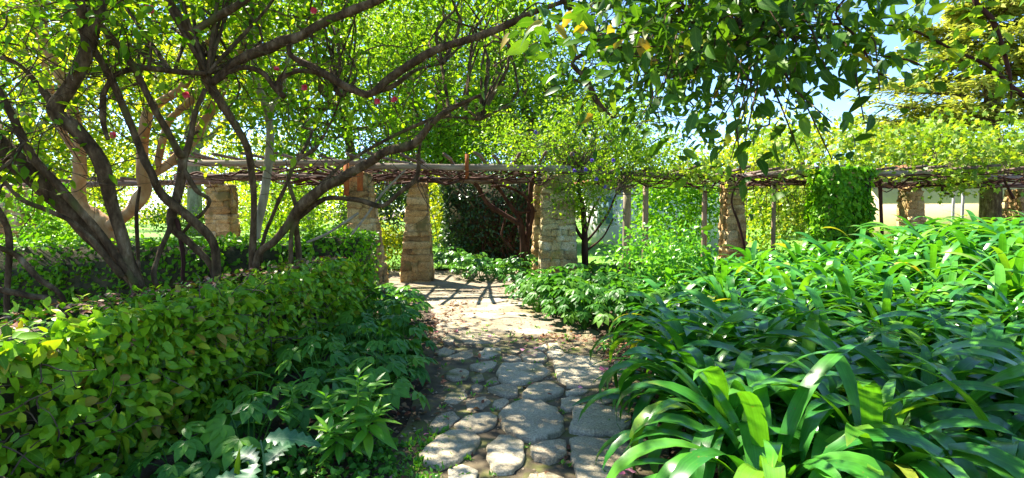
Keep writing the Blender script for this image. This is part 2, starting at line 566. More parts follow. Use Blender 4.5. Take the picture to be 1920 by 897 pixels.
M['twig'] = noise_mat("twig_bark", [(0.3, (0.06, 0.045, 0.03)), (0.6, (0.14, 0.10, 0.065)), (0.8, (0.25, 0.2, 0.13))], scale=12, bump=0.0)
M['timber'] = noise_mat("weathered_timber", [(0.3, (0.13, 0.09, 0.07)), (0.5, (0.27, 0.22, 0.18)), (0.75, (0.45, 0.40, 0.34))], scale=6, stretch=(0.15, 2.5, 2.5), bump=0.4, bscale=20)
M['timber_dark'] = noise_mat("dark_timber", [(0.3, (0.06, 0.04, 0.03)), (0.5, (0.15, 0.10, 0.08)), (0.75, (0.28, 0.21, 0.17))], scale=6, stretch=(0.3, 2.0, 2.0), bump=0.4, bscale=20)
M['post'] = noise_mat("post_timber", [(0.3, (0.16, 0.10, 0.06)), (0.6, (0.33, 0.24, 0.16))], scale=5, stretch=(2, 2, 0.2), bump=0.4)
M['metal'] = noise_mat("galvanised_metal", [(0.3, (0.3, 0.3, 0.3)), (0.7, (0.5, 0.5, 0.48))], scale=8, bump=0.0, rough=0.5)
M['rust'] = noise_mat("rusty_orange_metal", [(0.3, (0.2, 0.05, 0.015)), (0.7, (0.42, 0.13, 0.03))], scale=9, bump=0.2)
M['sandstone'] = noise_mat("ochre_stone", [(0.22, (0.17, 0.10, 0.04)), (0.42, (0.38, 0.235, 0.09)), (0.58, (0.50, 0.345, 0.15)), (0.8, (0.60, 0.49, 0.29))], scale=3.2, bump=1.0, bscale=16, objvar=0.35, moss=(2.3, 0.56, (0.17, 0.14, 0.05)), dist=0.04, speck=(40, 0.5))
M['greystone'] = noise_mat("lichen_stone", [(0.22, (0.14, 0.10, 0.045)), (0.42, (0.30, 0.23, 0.10)), (0.6, (0.42, 0.36, 0.18)), (0.8, (0.55, 0.51, 0.36))], scale=3.6, bump=1.0, bscale=16, objvar=0.35, moss=(2.6, 0.54, (0.24, 0.22, 0.05)), dist=0.04, speck=(40, 0.55))
M['mortar'] = noise_mat("lime_mortar", [(0.3, (0.26, 0.14, 0.055)), (0.6, (0.42, 0.26, 0.11))], scale=6, bump=0.8, bscale=22)
M['flag'] = noise_mat("granite_flagstone", [(0.3, (0.26, 0.215, 0.135)), (0.5, (0.42, 0.355, 0.235)), (0.7, (0.55, 0.48, 0.33))], scale=2.2, bump=0.7, bscale=26, objvar=0.22, speck=(75, 0.55), moss=(2.6, 0.58, (0.20, 0.18, 0.07)), dist=0.012)
M['flag_warm'] = noise_mat("brown_flagstone", [(0.3, (0.22, 0.16, 0.09)), (0.5, (0.35, 0.28, 0.18)), (0.7, (0.48, 0.40, 0.27))], scale=2.6, bump=0.7, bscale=26, objvar=0.2, speck=(75, 0.6), moss=(2.6, 0.56, (0.14, 0.14, 0.045)), dist=0.02)
M['path'] = noise_mat("trodden_earth", [(0.25, (0.11, 0.08, 0.05)), (0.45, (0.20, 0.16, 0.105)), (0.6, (0.28, 0.235, 0.16)), (0.8, (0.36, 0.31, 0.225))], scale=1.3, detail=10, bump=0.7, bscale=22, speck=(60, 0.4), moss=(0.9, 0.57, (0.15, 0.13, 0.045)), dist=0.012)
_nt = M['path'].node_tree
_nd, _lk = _nt.nodes, _nt.links
_bs = _nd["Principled BSDF"]
_old = _bs.inputs["Base Color"].links[0].from_socket
_ge = _nd.new("ShaderNodeNewGeometry"); _sx = _nd.new("ShaderNodeSeparateXYZ"); _lk.new(_ge.outputs["Position"], _sx.inputs[0])
_n1 = _nd.new("ShaderNodeTexNoise"); _n1.inputs["Scale"].default_value = 1.7; _n1.inputs["Detail"].default_value = 6; _lk.new(_ge.outputs["Position"], _n1.inputs["Vector"])
_yy = math_node(_nd, _lk, 'ADD', _sx.outputs[1], math_node(_nd, _lk, 'MULTIPLY_ADD', _n1.outputs["Fac"], 3.0, -1.5))
_f = _nd.new("ShaderNodeMapRange"); _lk.new(_yy, _f.inputs[0])
for _k, _v in ((1, 6.4), (2, 7.6), (3, 1.0), (4, 0.0)):
    _f.inputs[_k].default_value = _v
_n2 = _nd.new("ShaderNodeTexNoise"); _n2.inputs["Scale"].default_value = 5.0; _n2.inputs["Detail"].default_value = 8; _lk.new(_ge.outputs["Position"], _n2.inputs["Vector"])
_r = ramp_node(_nd, [(0.35, (0.06, 0.045, 0.025)), (0.5, (0.125, 0.095, 0.052)), (0.62, (0.12, 0.125, 0.03)), (0.75, (0.22, 0.18, 0.11))]); _lk.new(_n2.outputs["Fac"], _r.inputs[0])
_lk.new(mix_col(_nd, _lk, _f.outputs[0], _old, _r.outputs[0]), _bs.inputs["Base Color"])
M['soil'] = noise_mat("garden_soil", [(0.3, (0.035, 0.022, 0.013)), (0.5, (0.085, 0.055, 0.032)), (0.75, (0.16, 0.11, 0.07))], scale=3, detail=10, bump=0.9, bscale=18, dist=0.05)
M['lawn'] = noise_mat("lawn_turf", [(0.3, (0.06, 0.17, 0.012)), (0.6, (0.13, 0.29, 0.02))], scale=1.0, bump=0.6, bscale=40)
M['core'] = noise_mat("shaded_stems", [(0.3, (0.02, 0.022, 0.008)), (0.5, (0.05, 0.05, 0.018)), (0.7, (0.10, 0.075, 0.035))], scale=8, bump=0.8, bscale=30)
M['render'] = noise_mat("sand_render", [(0.3, (0.50, 0.38, 0.24)), (0.7, (0.62, 0.49, 0.33))], scale=1.0, bump=0.2, bscale=30)
M['whitewall'] = noise_mat("pale_render", [(0.3, (0.70, 0.68, 0.62)), (0.7, (0.80, 0.79, 0.74))], scale=1.2, bump=0.2, bscale=30)
M['roof'] = noise_mat("terracotta_roof", [(0.3, (0.25, 0.10, 0.05)), (0.7, (0.40, 0.19, 0.10))], scale=3, bump=0.3)
M['glass'] = new_mat("window_glass")[0]
_b = M['glass'].node_tree.nodes["Principled BSDF"]
_b.inputs["Base Color"].default_value = (0.16, 0.27, 0.30, 1); _b.inputs["Roughness"].default_value = 0.12

# ------------------------------------------------------------------ the setting: ground, path, lawn
def grid_sheet(xs, ys, zf):
    X, Y = np.meshgrid(xs, ys)
    V = np.stack([X, Y, zf(X, Y)], -1).reshape(-1, 3)
    nx, ny = len(xs), len(ys)
    i = (np.arange(ny - 1)[:, None] * nx + np.arange(nx - 1)[None, :]).reshape(-1)
    return V, np.stack([i, i + 1, i + nx + 1, i + nx], -1)


xs = np.unique(np.concatenate([np.linspace(-120, -14, 12), np.linspace(-14, 14, 141), np.linspace(14, 120, 12)]))
ys = np.unique(np.concatenate([np.linspace(-30, 0, 8), np.linspace(0, 16, 81), np.linspace(16, 300, 20)]))
b = MB(); V, Q = grid_sheet(xs, ys, lambda x, y: gz(x, y)); b.addnp(V, Q)
ground = bpy.data.objects.new("ground", b.mesh("ground", M['soil'], True)); COL.objects.link(ground)
tag(ground, "dark bare garden soil under the plants", "ground", kind="structure")

ph = rng.random(8) * 6


def wavy(y, k):
    return 0.07 * math.sin(y * 2.1 + ph[k]) + 0.04 * math.sin(y * 5.3 + ph[k + 1])


b = MB()
st = np.linspace(0.3, 10.8, 60)
rows = []
for y in st:
    xl = np.interp(y, [0, 3.3, 5, 7, 9, 10, 10.8], [-0.72, -0.74, -0.86, -1.02, -1.25, -1.7, -2.4]) + wavy(y, 0)
    xr = np.interp(y, [0, 3.3, 5, 6.8, 8, 9.5, 10.8], [0.98, 1.0, 1.12, 1.15, 0.75, 0.45, 0.7]) + wavy(y, 2)
    t = np.linspace(0, 1, 13)
    z = 0.006 + 0.012 * np.sin(t * 9 + y * 3) * np.sin(t * np.pi) * 0.5 + 0.006
    rows.append(np.column_stack([xl + (xr - xl) * t, np.full(13, y), z]))
V = np.concatenate(rows)
i = (np.arange(len(st) - 1)[:, None] * 13 + np.arange(12)[None, :]).reshape(-1)
b.addnp(V, np.stack([i, i + 1, i + 14, i + 13], -1))
V, Q = grid_sheet(np.linspace(-13, 9, 90), np.linspace(10.7, 14.2, 14), lambda x, y: 0.022 + 0.01 * np.sin(x * 2.3 + y))
b.addnp(V, Q)
path = bpy.data.objects.new("path", b.mesh("path", M['path'], True)); COL.objects.link(path)
tag(path, "sandy earth path set with flagstones leading to the pergola", "path", kind="structure")

b = MB(); V, Q = grid_sheet(np.linspace(-60, 60, 30), np.linspace(14.6, 80, 20), lambda x, y: np.full_like(x, 0.03)); b.addnp(V, Q)
lawn = bpy.data.objects.new("lawn", b.mesh("lawn", M['lawn'], True)); COL.objects.link(lawn)
tag(lawn, "sunlit mown lawn beyond the pergola", "lawn", kind="structure")
n = 16000
gp = np.column_stack([rng.uniform(-12, 1, n), rng.uniform(14.7, 27, n), np.full(n, 0.03)])
me = leaves_mesh("grass", gp, rand_dirs(n, 1.8), rand_dirs(n), rng.uniform(0.06, 0.14, n), diamond(0.14, 0.02), M['grass'])
o = bpy.data.objects.new("grass", me); COL.objects.link(o)
tag(o, "short bright grass blades on the lawn", "grass", kind="stuff")

# ------------------------------------------------------------------ flagstones, traced on the ground plane
ZS, ZX, ZY = 3.239, 780.0, 620.0
FLAGS = [
    (0, .055, [(505, 560), (545, 490), (630, 450), (760, 460), (850, 500), (900, 590), (890, 640), (790, 690), (710, 705), (600, 670), (530, 630)]),
    (0, .05, [(940, 600), (950, 510), (1010, 475), (1130, 480), (1300, 510), (1310, 590), (1260, 650), (1120, 660), (1000, 650), (930, 630)]),
    (0, .035, [(940, 690), (1010, 668), (1250, 688), (1320, 720), (1330, 850), (1290, 960), (970, 965), (945, 800)]),
    (0, .045, [(425, 740), (500, 670), (590, 672), (660, 720), (650, 830), (590, 895), (470, 895), (440, 820)]),
    (0, .05, [(30, 770), (100, 700), (200, 645), (310, 640), (390, 690), (360, 760), (260, 820), (150, 860), (50, 830)]),
    (1, .06, [(690, 745), (780, 715), (910, 705), (920, 790), (810, 835), (720, 810)]),
    (0, .035, [(230, 600), (310, 545), (420, 520), (495, 545), (480, 605), (360, 648), (280, 630)]),
    (0, .045, [(640, 400), (720, 345), (810, 335), (900, 380), (840, 430), (740, 448), (660, 435)]),
    (0, .05, [(490, 280), (520, 222), (640, 218), (760, 228), (820, 275), (720, 325), (600, 350), (520, 330)]),
    (0, .05, [(820, 200), (900, 165), (1050, 180), (1170, 215), (1180, 330), (1060, 368), (930, 362), (860, 310)]),
    (0, .04, [(635, 165), (700, 130), (770, 150), (800, 180), (780, 215), (700, 216), (650, 200)]),
    (1, .035, [(515, 190), (580, 165), (632, 180), (640, 206), (550, 210)]),
    (0, .03, [(790, 145), (880, 130), (900, 155), (850, 180), (810, 175)]),
    (1, .035, [(880, 440), (940, 420), (1000, 425), (990, 490), (910, 510), (885, 490)]),
    (0, .03, [(905, 395), (960, 372), (1055, 385), (1000, 405), (920, 415)]),
    (0, .03, [(1040, 430), (1110, 410), (1200, 415), (1220, 450), (1130, 472), (1060, 465)]),
    (1, .03, [(430, 370), (530, 345), (620, 360), (620, 410), (560, 420), (480, 395)]),
    (0, .03, [(330, 225), (420, 200), (490, 205), (470, 240), (400, 265), (330, 250)]),
    (0, .03, [(370, 160), (420, 120), (510, 120), (515, 155), (440, 185), (385, 185)]),
    (1, .03, [(470, 450), (540, 430), (570, 460), (520, 495), (470, 485)]),
    (1, .025, [(180, 270), (250, 240), (320, 260), (310, 310), (230, 320), (180, 300)]),
    (1, .02, [(330, 300), (400, 280), (415, 310), (350, 325)]),
    (1, .03, [(330, 360), (370, 345), (410, 360), (390, 385), (345, 380)]),
    (1, .05, [(155, 70), (190, 50), (240, 65), (230, 95), (170, 95)]),
    (0, .03, [(190, 870), (280, 840), (380, 880), (350, 960), (200, 960)]),
    (0, .03, [(620, 960), (700, 905), (820, 890), (900, 930), (890, 1010), (640, 1010)]),
    (1, .025, [(1190, 390), (1250, 370), (1320, 390), (1300, 430), (1220, 420)]),
    (0, .03, [(725, 120), (790, 98), (800, 125), (770, 140)]),
    (0, .03, [(805, 95), (860, 90), (880, 122), (815, 130)]),
    (1, .025, [(550, 145), (610, 128), (640, 140), (600, 158)]),
    (1, .012, [(70, 610), (130, 520), (230, 500), (262, 550), (200, 610), (100, 650)]),
    (1, .015, [(180, 175), (270, 140), (345, 130), (355, 165), (280, 195)]),
    (1, .02, [(110, 145), (170, 115), (240, 135), (200, 165), (140, 170)]),
    (1, .012, [(180, 400), (290, 370), (320, 420), (240, 460), (170, 450)]),
    (1, .012, [(300, 440), (420, 410), (460, 450), (400, 490), (310, 500)]),
    (1, .012, [(260, 40), (420, 20), (540, 45), (480, 85), (300, 90)]),
    (1, .012, [(420, 320), (480, 290), (510, 330), (460, 345)]),
    (0, .03, [(1200, 200), (1300, 210), (1330, 290), (1200, 320)]),
    (1, .014, [(200, -40), (330, -60), (480, -35), (420, -5), (240, -5)]),
]


def flagstone(poly, h, mat):
    pts = np.array([G(ZX + x / ZS, ZY + y / ZS)[:2] for x, y in poly])
    c = pts.mean(0)
    out = []
    m = len(pts)
    for i in range(m):                       # rounded, slightly chipped outline
        a, bb = pts[i], pts[(i + 1) % m]
        pr = pts[i - 1]
        out.append(a * 0.96 + (pr + bb) * 0.02)
        for t in (0.34, 0.67):
            out.append(a * (1 - t) + bb * t)
    R = np.array(out)
    size = np.abs(R - c).mean()
    R = R + rng.normal(0, 0.018 * min(1, size * 3), R.shape)
    k = len(R)
    V = []
    rings = [(1.025, -0.03), (1.005, h - 0.012), (0.975, h - 0.001), (0.8, h), (0.55, h), (0.28, h)]
    tilt = rng.normal(0, 0.012, 2)
    for s, z in rings:
        q = c + (R - c) * s
        zz = np.full(k, z)
        if z > 0.0:
            zz = zz + (q - c) @ tilt + rng.normal(0, 0.0022, k)
        V.append(np.column_stack([q, zz]))
    V = np.vstack(V + [np.array([[c[0], c[1], h + rng.normal(0, 0.003)]])])
    b = MB()
    F = []
    for r in range(len(rings) - 1):
        for i in range(k):
            j = (i + 1) % k
            F.append((r * k + i, r * k + j, (r + 1) * k + j, (r + 1) * k + i))
    e = len(V) - 1
    for i in range(k):
        F.append(((len(rings) - 1) * k + i, (len(rings) - 1) * k + (i + 1) % k, e))
    # make sure the top faces up
    area = np.sum(R[:, 0] * np.roll(R[:, 1], -1) - np.roll(R[:, 0], -1) * R[:, 1])
    if area < 0:
        F = [tuple(reversed(f)) for f in F]
    b.add(V, F)
    me = b.mesh("flagstone", mat, False)
    o = bpy.data.objects.new("flagstone", me); COL.objects.link(o)
    o.parent = path


for cx, cy, wx, wy in [(-0.75, 7.6, .36, .3), (-0.2, 7.35, .42, .26), (0.35, 7.75, .36, .28), (-0.5, 8.2, .48, .3), (0.1, 8.3, .4, .28), (-0.95, 8.7, .4, .32), (-0.3, 8.9, .5, .3), (-1.1, 9.4, .5, .34), (-0.5, 9.6, .46, .34), (0.1, 9.3, .36, .3), (-1.4, 10.2, .55, .36), (-0.75, 10.3, .5, .36), (-0.1, 10.1, .45, .36), (0.3, 7.15, .3, .2), (-1.9, 10.9, .55, .34), (-1.1, 11.0, .5, .36), (-0.4, 10.9, .5, .32)]:
    q = []
    for k in range(6):
        a = k * math.pi / 3 + random.uniform(-.25, .25)
        x, y, d = to_px(np.array([cx + wx * random.uniform(.8, 1.05) * math.cos(a), cy + wy * random.uniform(.8, 1.05) * math.sin(a), 0.0]))
        q.append(((float(x) - ZX) * ZS, (float(y) - ZY) * ZS))
    FLAGS.append((2, random.uniform(0.002, 0.012), q))
M['flag_sand'] = noise_mat("worn_slab", [(0.3, (0.20, 0.165, 0.11)), (0.5, (0.30, 0.26, 0.185)), (0.7, (0.40, 0.35, 0.26))], scale=2.4, bump=0.7, bscale=24, objvar=0.3, speck=(60, 0.45), moss=(1.5, 0.58, (0.16, 0.14, 0.06)), dist=0.012)
for warm, h, poly in FLAGS:
    flagstone(poly, h * 0.7 + 0.014, M[('flag', 'flag_warm', 'flag_sand')[warm]])

# ------------------------------------------------------------------ stone pillars
def block_mesh(seed, mat):
    r = np.random.default_rng(seed)
    g = np.array([-0.5, -0.16, 0.18, 0.5])
    idx, V, F = {}, [], []

    def vid(i, j, k):
        if (i, j, k) not in idx:
            p = np.array([g[i], g[j], g[k]])
            e = (np.abs(p) > 0.45).sum()
            p = p * (1 - (0.02 if e == 2 else 0.05 if e == 3 else 0)) + r.normal(0, 0.045, 3)
            idx[(i, j, k)] = len(V); V.append(p)
        return idx[(i, j, k)]
    for a in range(3):
        for bq in range(3):
            F.append([vid(a, bq, 3), vid(a + 1, bq, 3), vid(a + 1, bq + 1, 3), vid(a, bq + 1, 3)])
            F.append([vid(a, bq, 0), vid(a, bq + 1, 0), vid(a + 1, bq + 1, 0), vid(a + 1, bq, 0)])
            F.append([vid(a, 0, bq), vid(a + 1, 0, bq), vid(a + 1, 0, bq + 1), vid(a, 0, bq + 1)])
            F.append([vid(a, 3, bq), vid(a, 3, bq + 1), vid(a + 1, 3, bq + 1), vid(a + 1, 3, bq)])
            F.append([vid(0, a, bq), vid(0, a, bq + 1), vid(0, a + 1, bq + 1), vid(0, a + 1, bq)])
            F.append([vid(3, a, bq), vid(3, a + 1, bq), vid(3, a + 1, bq + 1), vid(3, a, bq + 1)])
    return MB().add(V, F).mesh("stone", mat)


BLOCKS = {k: [block_mesh(s, M[k]) for s in range(8)] for k in ('sandstone', 'greystone')}


def pillar(label, tl, tr, ptop, bl, br, Y, mat='sandstone', grey=0.0, depth=0.62, lean=0.0, course=(0.09, 0.21)):
    top = P((tl + tr) / 2, ptop, Y)
    sc = Y / F_PX
    H = top[2]
    cx0, cx1 = ((bl + br) / 2 - 960) * sc, ((tl + tr) / 2 - 960) * sc
    w0, w1 = (br - bl) * sc, (tr - tl) * sc
    d0, d1 = depth, depth * w1 / w0
    yc = Y + d0 / 2
    root = empty("stone_pillar", label, "pillar", (cx0, yc, 0), kind="thing")
    ins = 0.030
    b = MB()
    V = []
    for z, cx, w, d in ((-0.1, cx0, w0, d0), (H, cx1, w1, d1)):
        V += [(cx - w / 2 + ins, yc - d / 2 + ins, z), (cx + w / 2 - ins, yc - d / 2 + ins, z), (cx + w / 2 - ins, yc + d / 2 - ins, z), (cx - w / 2 + ins, yc + d / 2 - ins, z)]
    b.add(V, [(0, 1, 5, 4), (1, 2, 6, 5), (2, 3, 7, 6), (3, 0, 4, 7), (4, 5, 6, 7)])
    part("mortar", b.mesh("mortar", M['mortar']), root)
    z = -0.05
    th = 0.13
    while z < H - 0.02:
        h = min(random.uniform(*course), H - z)
        if H - z - h < 0.06:
            h = H - z
        t = (z + h / 2) / H
        cx, w, d = cx0 + (cx1 - cx0) * t, w0 + (w1 - w0) * t, d0 + (d1 - d0) * t
        for face in ('f', 'l', 'r', 'k'):
            L = w if face in 'fk' else d - 2 * th
            nseg = max(1, int(round(L / random.uniform(0.14, 0.40))))
            cuts = np.cumsum(rng.uniform(0.6, 1.4, nseg)); cuts = np.concatenate([[0], cuts / cuts[-1]]) * L - L / 2
            for i in range(nseg):
                l = cuts[i + 1] - cuts[i]
                m = (cuts[i + 1] + cuts[i]) / 2
                pr = random.uniform(-0.012, 0.040)
                if face == 'f':
                    loc, s = (cx + m, yc - d / 2 + th / 2 - pr, z + h / 2), (l * 1.0, th, h)
                elif face == 'k':
                    loc, s = (cx + m, yc + d / 2 - th / 2 + pr, z + h / 2), (l * 1.0, th, h)
                elif face == 'l':
                    loc, s = (cx - w / 2 + th / 2 - pr, yc + m, z + h / 2), (th, l, h)
                else:
                    loc, s = (cx + w / 2 - th / 2 + pr, yc + m, z + h / 2), (th, l, h)
                kind = 'greystone' if random.random() < grey else mat
                o = bpy.data.objects.new("stone", random.choice(BLOCKS[kind])); COL.objects.link(o)
                o.parent = root
                o.location = (loc[0] - cx0, loc[1] - yc, loc[2])
                o.scale = (s[0] * 1.06, s[1], s[2] * 1.08)
                o.rotation_euler = (random.uniform(-.10, .10), random.uniform(-.16, .16), random.uniform(-.08, .08))
        z += h
    return root, H, (cx1, yc)


pillar("ochre stone pillar at the edge behind the leaning dark trunk", -22, 36, 352, -30, 40, 12.5)
pillar("squat ochre pillar behind the tangled dark stems, before the lawn", 386, 424, 345, 380, 430, 13.2)
pillar("orange pillar rising behind the ivy-grown end of the low hedge", 648, 680, 322, 650, 708, 10.6, depth=0.95)
pillar("free-standing tapered ochre pillar where path meets pergola", 766, 796, 342, 748, 806, 11.9)
pillar("thick mossy stone pillar carrying the purple-flowered climber", 1020, 1072, 328, 1014, 1086, 11.5, mat='greystone', grey=0.7, depth=0.78)
pillar("slim ochre pillar half hidden behind the thick mossy pillar", 1003, 1040, 346, 1001, 1042, 13.6)
pillar("pillar with one sunlit side behind the strap-leaved bed, by thin posts", 1366, 1394, 342, 1368, 1408, 12.6)
pillar("pillar before the sand-coloured building, leaning narrower to its top", 1708, 1732, 350, 1714, 1752, 13.5)
pillar("reddish pillar cut by the picture edge before the sand-coloured building", 1918, 1942, 356, 1922, 1956, 13.0)

# pillar wrapped in ivy
b = MB()
root = empty("ivy_pillar", "pillar wrapped to its top in clipped green ivy", "pillar", tuple(G(1590, 392 + 1.6 * F_PX / 11.6)), kind="thing")
c0, c1 = P(1592, 500, 11.3), P(1588, 318, 11.3)
Hh = c1[2]
wI = 92 * 11.3 / F_PX
b.box((c0[0], 11.7, Hh / 2), (wI * 0.86, wI * 0.72, Hh))
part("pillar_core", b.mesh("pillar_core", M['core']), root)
n = 9000
th = rng.uniform(0, 2 * np.pi, n)
zz = rng.uniform(0, Hh + 0.08, n)
sq = 1 / np.maximum(np.abs(np.cos(th)), np.abs(np.sin(th))) ** 0.82
rr = wI * 0.5 * (1 + 0.07 * np.sin(zz * 6 + th * 2) + rng.normal(0, 0.05, n)) * sq * 0.92
Pn = np.column_stack([c0[0] + rr * np.cos(th), 11.7 + rr * 0.86 * np.sin(th), zz])
outw = np.column_stack([np.cos(th), np.sin(th), np.full(n, 0.35)]) + rng.normal(0, 0.45, (n, 3))
dn = np.column_stack([np.cos(th) * 0.4, np.sin(th) * 0.4, np.full(n, -0.8)]) + rng.normal(0, 0.5, (n, 3))
foliage(root, Pn, dn, outw, rng.uniform(0.07, 0.13, n), leaf_shape(2, 0.75, 0.7, 0.2, 0.15), M['ivy'], 0, "foliage")

# ------------------------------------------------------------------ pergola timbers
perg = empty("pergola", "weathered timber pergola roof resting on the stone pillars", "pergola", (0, 12.2, 0))


def beam(name, a, bq, w, h, mat, jit=0.0):
    a, bq = np.asarray(a, float), np.asarray(bq, float)
    d = bq - a
    L = np.linalg.norm(d)
    t = d / L
    up = np.array([0, 0, 1.0])
    s = np.cross(t, up); s /= np.linalg.norm(s)
    u = np.cross(s, t)
    rot = np.column_stack([t, s, u])
    b = MB()
    k = max(2, int(L / 0.8))
    V, F = [], []
    for i in range(k + 1):
        c = a + d * i / k + rng.normal(0, jit, 3)
        for sy, sz in ((-1, -1), (1, -1), (1, 1), (-1, 1)):
            V.append(c + s * sy * w / 2 * (1 + rng.normal(0, 0.04)) + u * sz * h / 2 * (1 + rng.normal(0, 0.06)))
    for i in range(k):
        for j in range(4):
            F.append((i * 4 + j, i * 4 + (j + 1) % 4, i * 4 + 4 + (j + 1) % 4, i * 4 + 4 + j))
    F += [(3, 2, 1, 0), (k * 4, k * 4 + 1, k * 4 + 2, k * 4 + 3)]
    b.add(V, F)
    return part(name, b.mesh(name, mat), perg)


def zat(py, Y):
    return P(960, py, Y)[2]


X = lambda px, Y: (px - 960) * Y / F_PX
beam("beam", (X(-60, 13.3), 13.3, zat(352, 13.3)), (X(420, 13.3), 13.3, zat(340, 13.3)), 0.14, 0.13, M['timber_dark'], 0.01)
beam("beam", (X(330, 11.0), 11.0, zat(307, 11.0)), (X(700, 11.0), 11.0, zat(306, 11.0)), 0.16, 0.11, M['timber'], 0.006)
beam("beam", (X(690, 11.08), 11.08, zat(311, 11.0)), (X(1070, 11.4), 11.5, zat(316, 11.4)), 0.15, 0.12, M['timber'], 0.006)
beam("beam", (X(330, 12.2), 12.2, zat(331, 12.2)), (X(780, 12.2), 12.2, zat(335, 12.2)), 0.16, 0.13, M['timber_dark'], 0.01)
beam("beam", (X(780, 12.25), 12.25, zat(337, 12.2)), (X(1030, 13.9), 13.9, zat(341, 13.9)), 0.15, 0.13, M['timber_dark'], 0.01)
beam("beam", (X(1050, 11.7), 11.7, zat(322, 11.7)), (X(1390, 12.8), 12.8, zat(334, 12.8)), 0.14, 0.10, M['timber_dark'], 0.01)
beam("beam", (X(1370, 12.9), 12.9, zat(335, 12.9)), (X(1600, 12.0), 12.0, zat(312, 12.0)), 0.16, 0.12, M['timber'], 0.01)
beam("beam", (X(1600, 12.2), 12.2, zat(322, 12.2)), (X(1980, 13.2), 13.2, zat(336, 13.2)), 0.15, 0.12, M['timber'], 0.01)
beam("beam", (X(1400, 14.2), 14.2, zat(344, 14.2)), (X(1960, 14.2), 14.2, zat(350, 14.2)), 0.14, 0.12, M['timber_dark'], 0.01)
for i, px in enumerate(np.linspace(-30, 1940, 44)):          # thin poles across the roof
    if 1540 < px < 1640:
        continue
    px += random.uniform(-14, 14)
    y0 = 10.8 if px < 1100 else 11.9
    z0 = (zat(303, 11) if px < 1100 else zat(326, 12.2)) + random.uniform(-0.02, 0.05)
    if px < 330:
        y0, z0 = 12.6, zat(344, 13.0)
    x0 = X(px, y0)
    beam("rafter", (x0, y0 - 0.25, z0 + 0.09), (x0 + random.uniform(-0.4, 0.4), 14.6, z0 + random.uniform(-0.06, 0.12)), 0.05, 0.05, M['timber_dark'], 0.012)
for px, py in ((873, 300), (879, 318)):
    pass
b = MB(); b.box((X(876, 11.2), 11.2, zat(312, 11.2)), (0.07, 0.07, 0.48)); part("bracket", b.mesh("bracket", M['rust']), perg)
b = MB(); b.box((X(657, 10.9), 10.68, zat(338, 10.9)), (0.09, 0.05, 0.62)); part("bracket", b.mesh("bracket", M['rust']), perg)
b = MB(); b.box((X(682, 10.9), 10.68, zat(335, 10.9)), (0.10, 0.05, 0.50)); part("bracket", b.mesh("bracket", M['rust']), perg)

# ------------------------------------------------------------------ low walls grown over with creeping fig
FIG = [leaf_shape(3, 0.56, 0.85, 0.22, 0.16), leaf_shape(3, 0.62, 0.8, 0.30, 0.10), leaf_shape(3, 0.5, 0.9, 0.15, 0.3), leaf_shape(3, 0.58, 0.75, 0.35, 0.22, wav=0.015)]


def bump2(a, c, k=1.0):
    return 0.5 * np.sin(a * 2.3 * k + 1.3) * np.sin(c * 3.1 * k + 0.4) + 0.35 * np.sin(a * 5.7 * k + c * 2.0) + 0.25 * np.sin(c * 7.1 * k - a * 3.3)


def fig_surface(n, o, u, v, nor, lu, lv, depth=0.06, size=(0.06, 0.11)):
    """leaves over the rectangle o + a*u + c*v"""
    a, c = rng.uniform(0, lu, n * 2), rng.uniform(0, lv, n * 2)
    kp = rng.random(n * 2) < 0.5 + 0.30 * np.sin(a * 7.3 + 2 * np.sin(c * 6.1)) * np.sin(c * 9.7 + 1.5 * np.sin(a * 5.0))
    a, c = a[kp][:n], c[kp][:n]
    n = len(a)
    deep = rng.random(n) < 0.18
    o, u, v, nor = (np.asarray(q, float) for q in (o, u, v, nor))
    off = np.where(deep, rng.uniform(-0.13, -0.06, n), bump2(a, c) * depth + rng.uniform(-0.08, 0.06, n))
    Pn = o + a[:, None] * u + c[:, None] * v + off[:, None] * nor
    N = nor + np.array([0, 0, 0.55]) + rng.normal(0, 0.42, (n, 3))
    D = nor * 0.35 + rng.normal(0, 0.75, (n, 3)) + np.array([0.15, -0.25, -0.30])
    return Pn, D, N, rng.uniform(*size, n)


root = empty("fig_hedge", "low hedge of glossy creeping fig running beside the flagstone path", "hedge", (-2.4, 3.5, 0))
A, B_ = np.array([-2.68, 0.9]), np.array([-1.96, 7.2])
t = (B_ - A); LH = np.linalg.norm(t); t /= LH
nor = np.array([t[1], -t[0], 0.0]); t3 = np.array([t[0], t[1], 0.0]); HH = 0.93; WH = 0.72
b = MB()
rot = np.column_stack([t3, -nor, np.array([0, 0, 1.0])])
mid = (A + B_) / 2
b.box((mid[0] - nor[0] * WH / 2 - nor[0] * 0.03, mid[1] - nor[1] * WH / 2, HH / 2 - 0.10), (LH - 0.12, WH - 0.26, HH), rot)
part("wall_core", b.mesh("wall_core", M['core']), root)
f1 = fig_surface(8200, (A[0], A[1], 0.0), t3, (0, 0, 1), nor, LH, HH, 0.07, (0.05, 0.125))
f2 = fig_surface(2300, (A[0], A[1], HH - 0.02), t3, -nor, (0, 0, 1.0), LH, WH, 0.04, (0.05, 0.09))
f3 = fig_surface(750, (B_[0], B_[1], 0.0), -nor, (0, 0, 1), t3, WH, HH)
ed = fig_surface(700, (A[0], A[1], HH - 0.06), t3, (0, 0, 1), nor * 0.7 + np.array([0, 0, 0.7]), LH, 0.1, 0.05)
Pn, D, N, S = (np.concatenate(q) for q in zip(f1, f2, f3, ed))
foliage(root, Pn, D, N, S, FIG, M['fig'], 300, "foliage", "leaf")
b = MB()
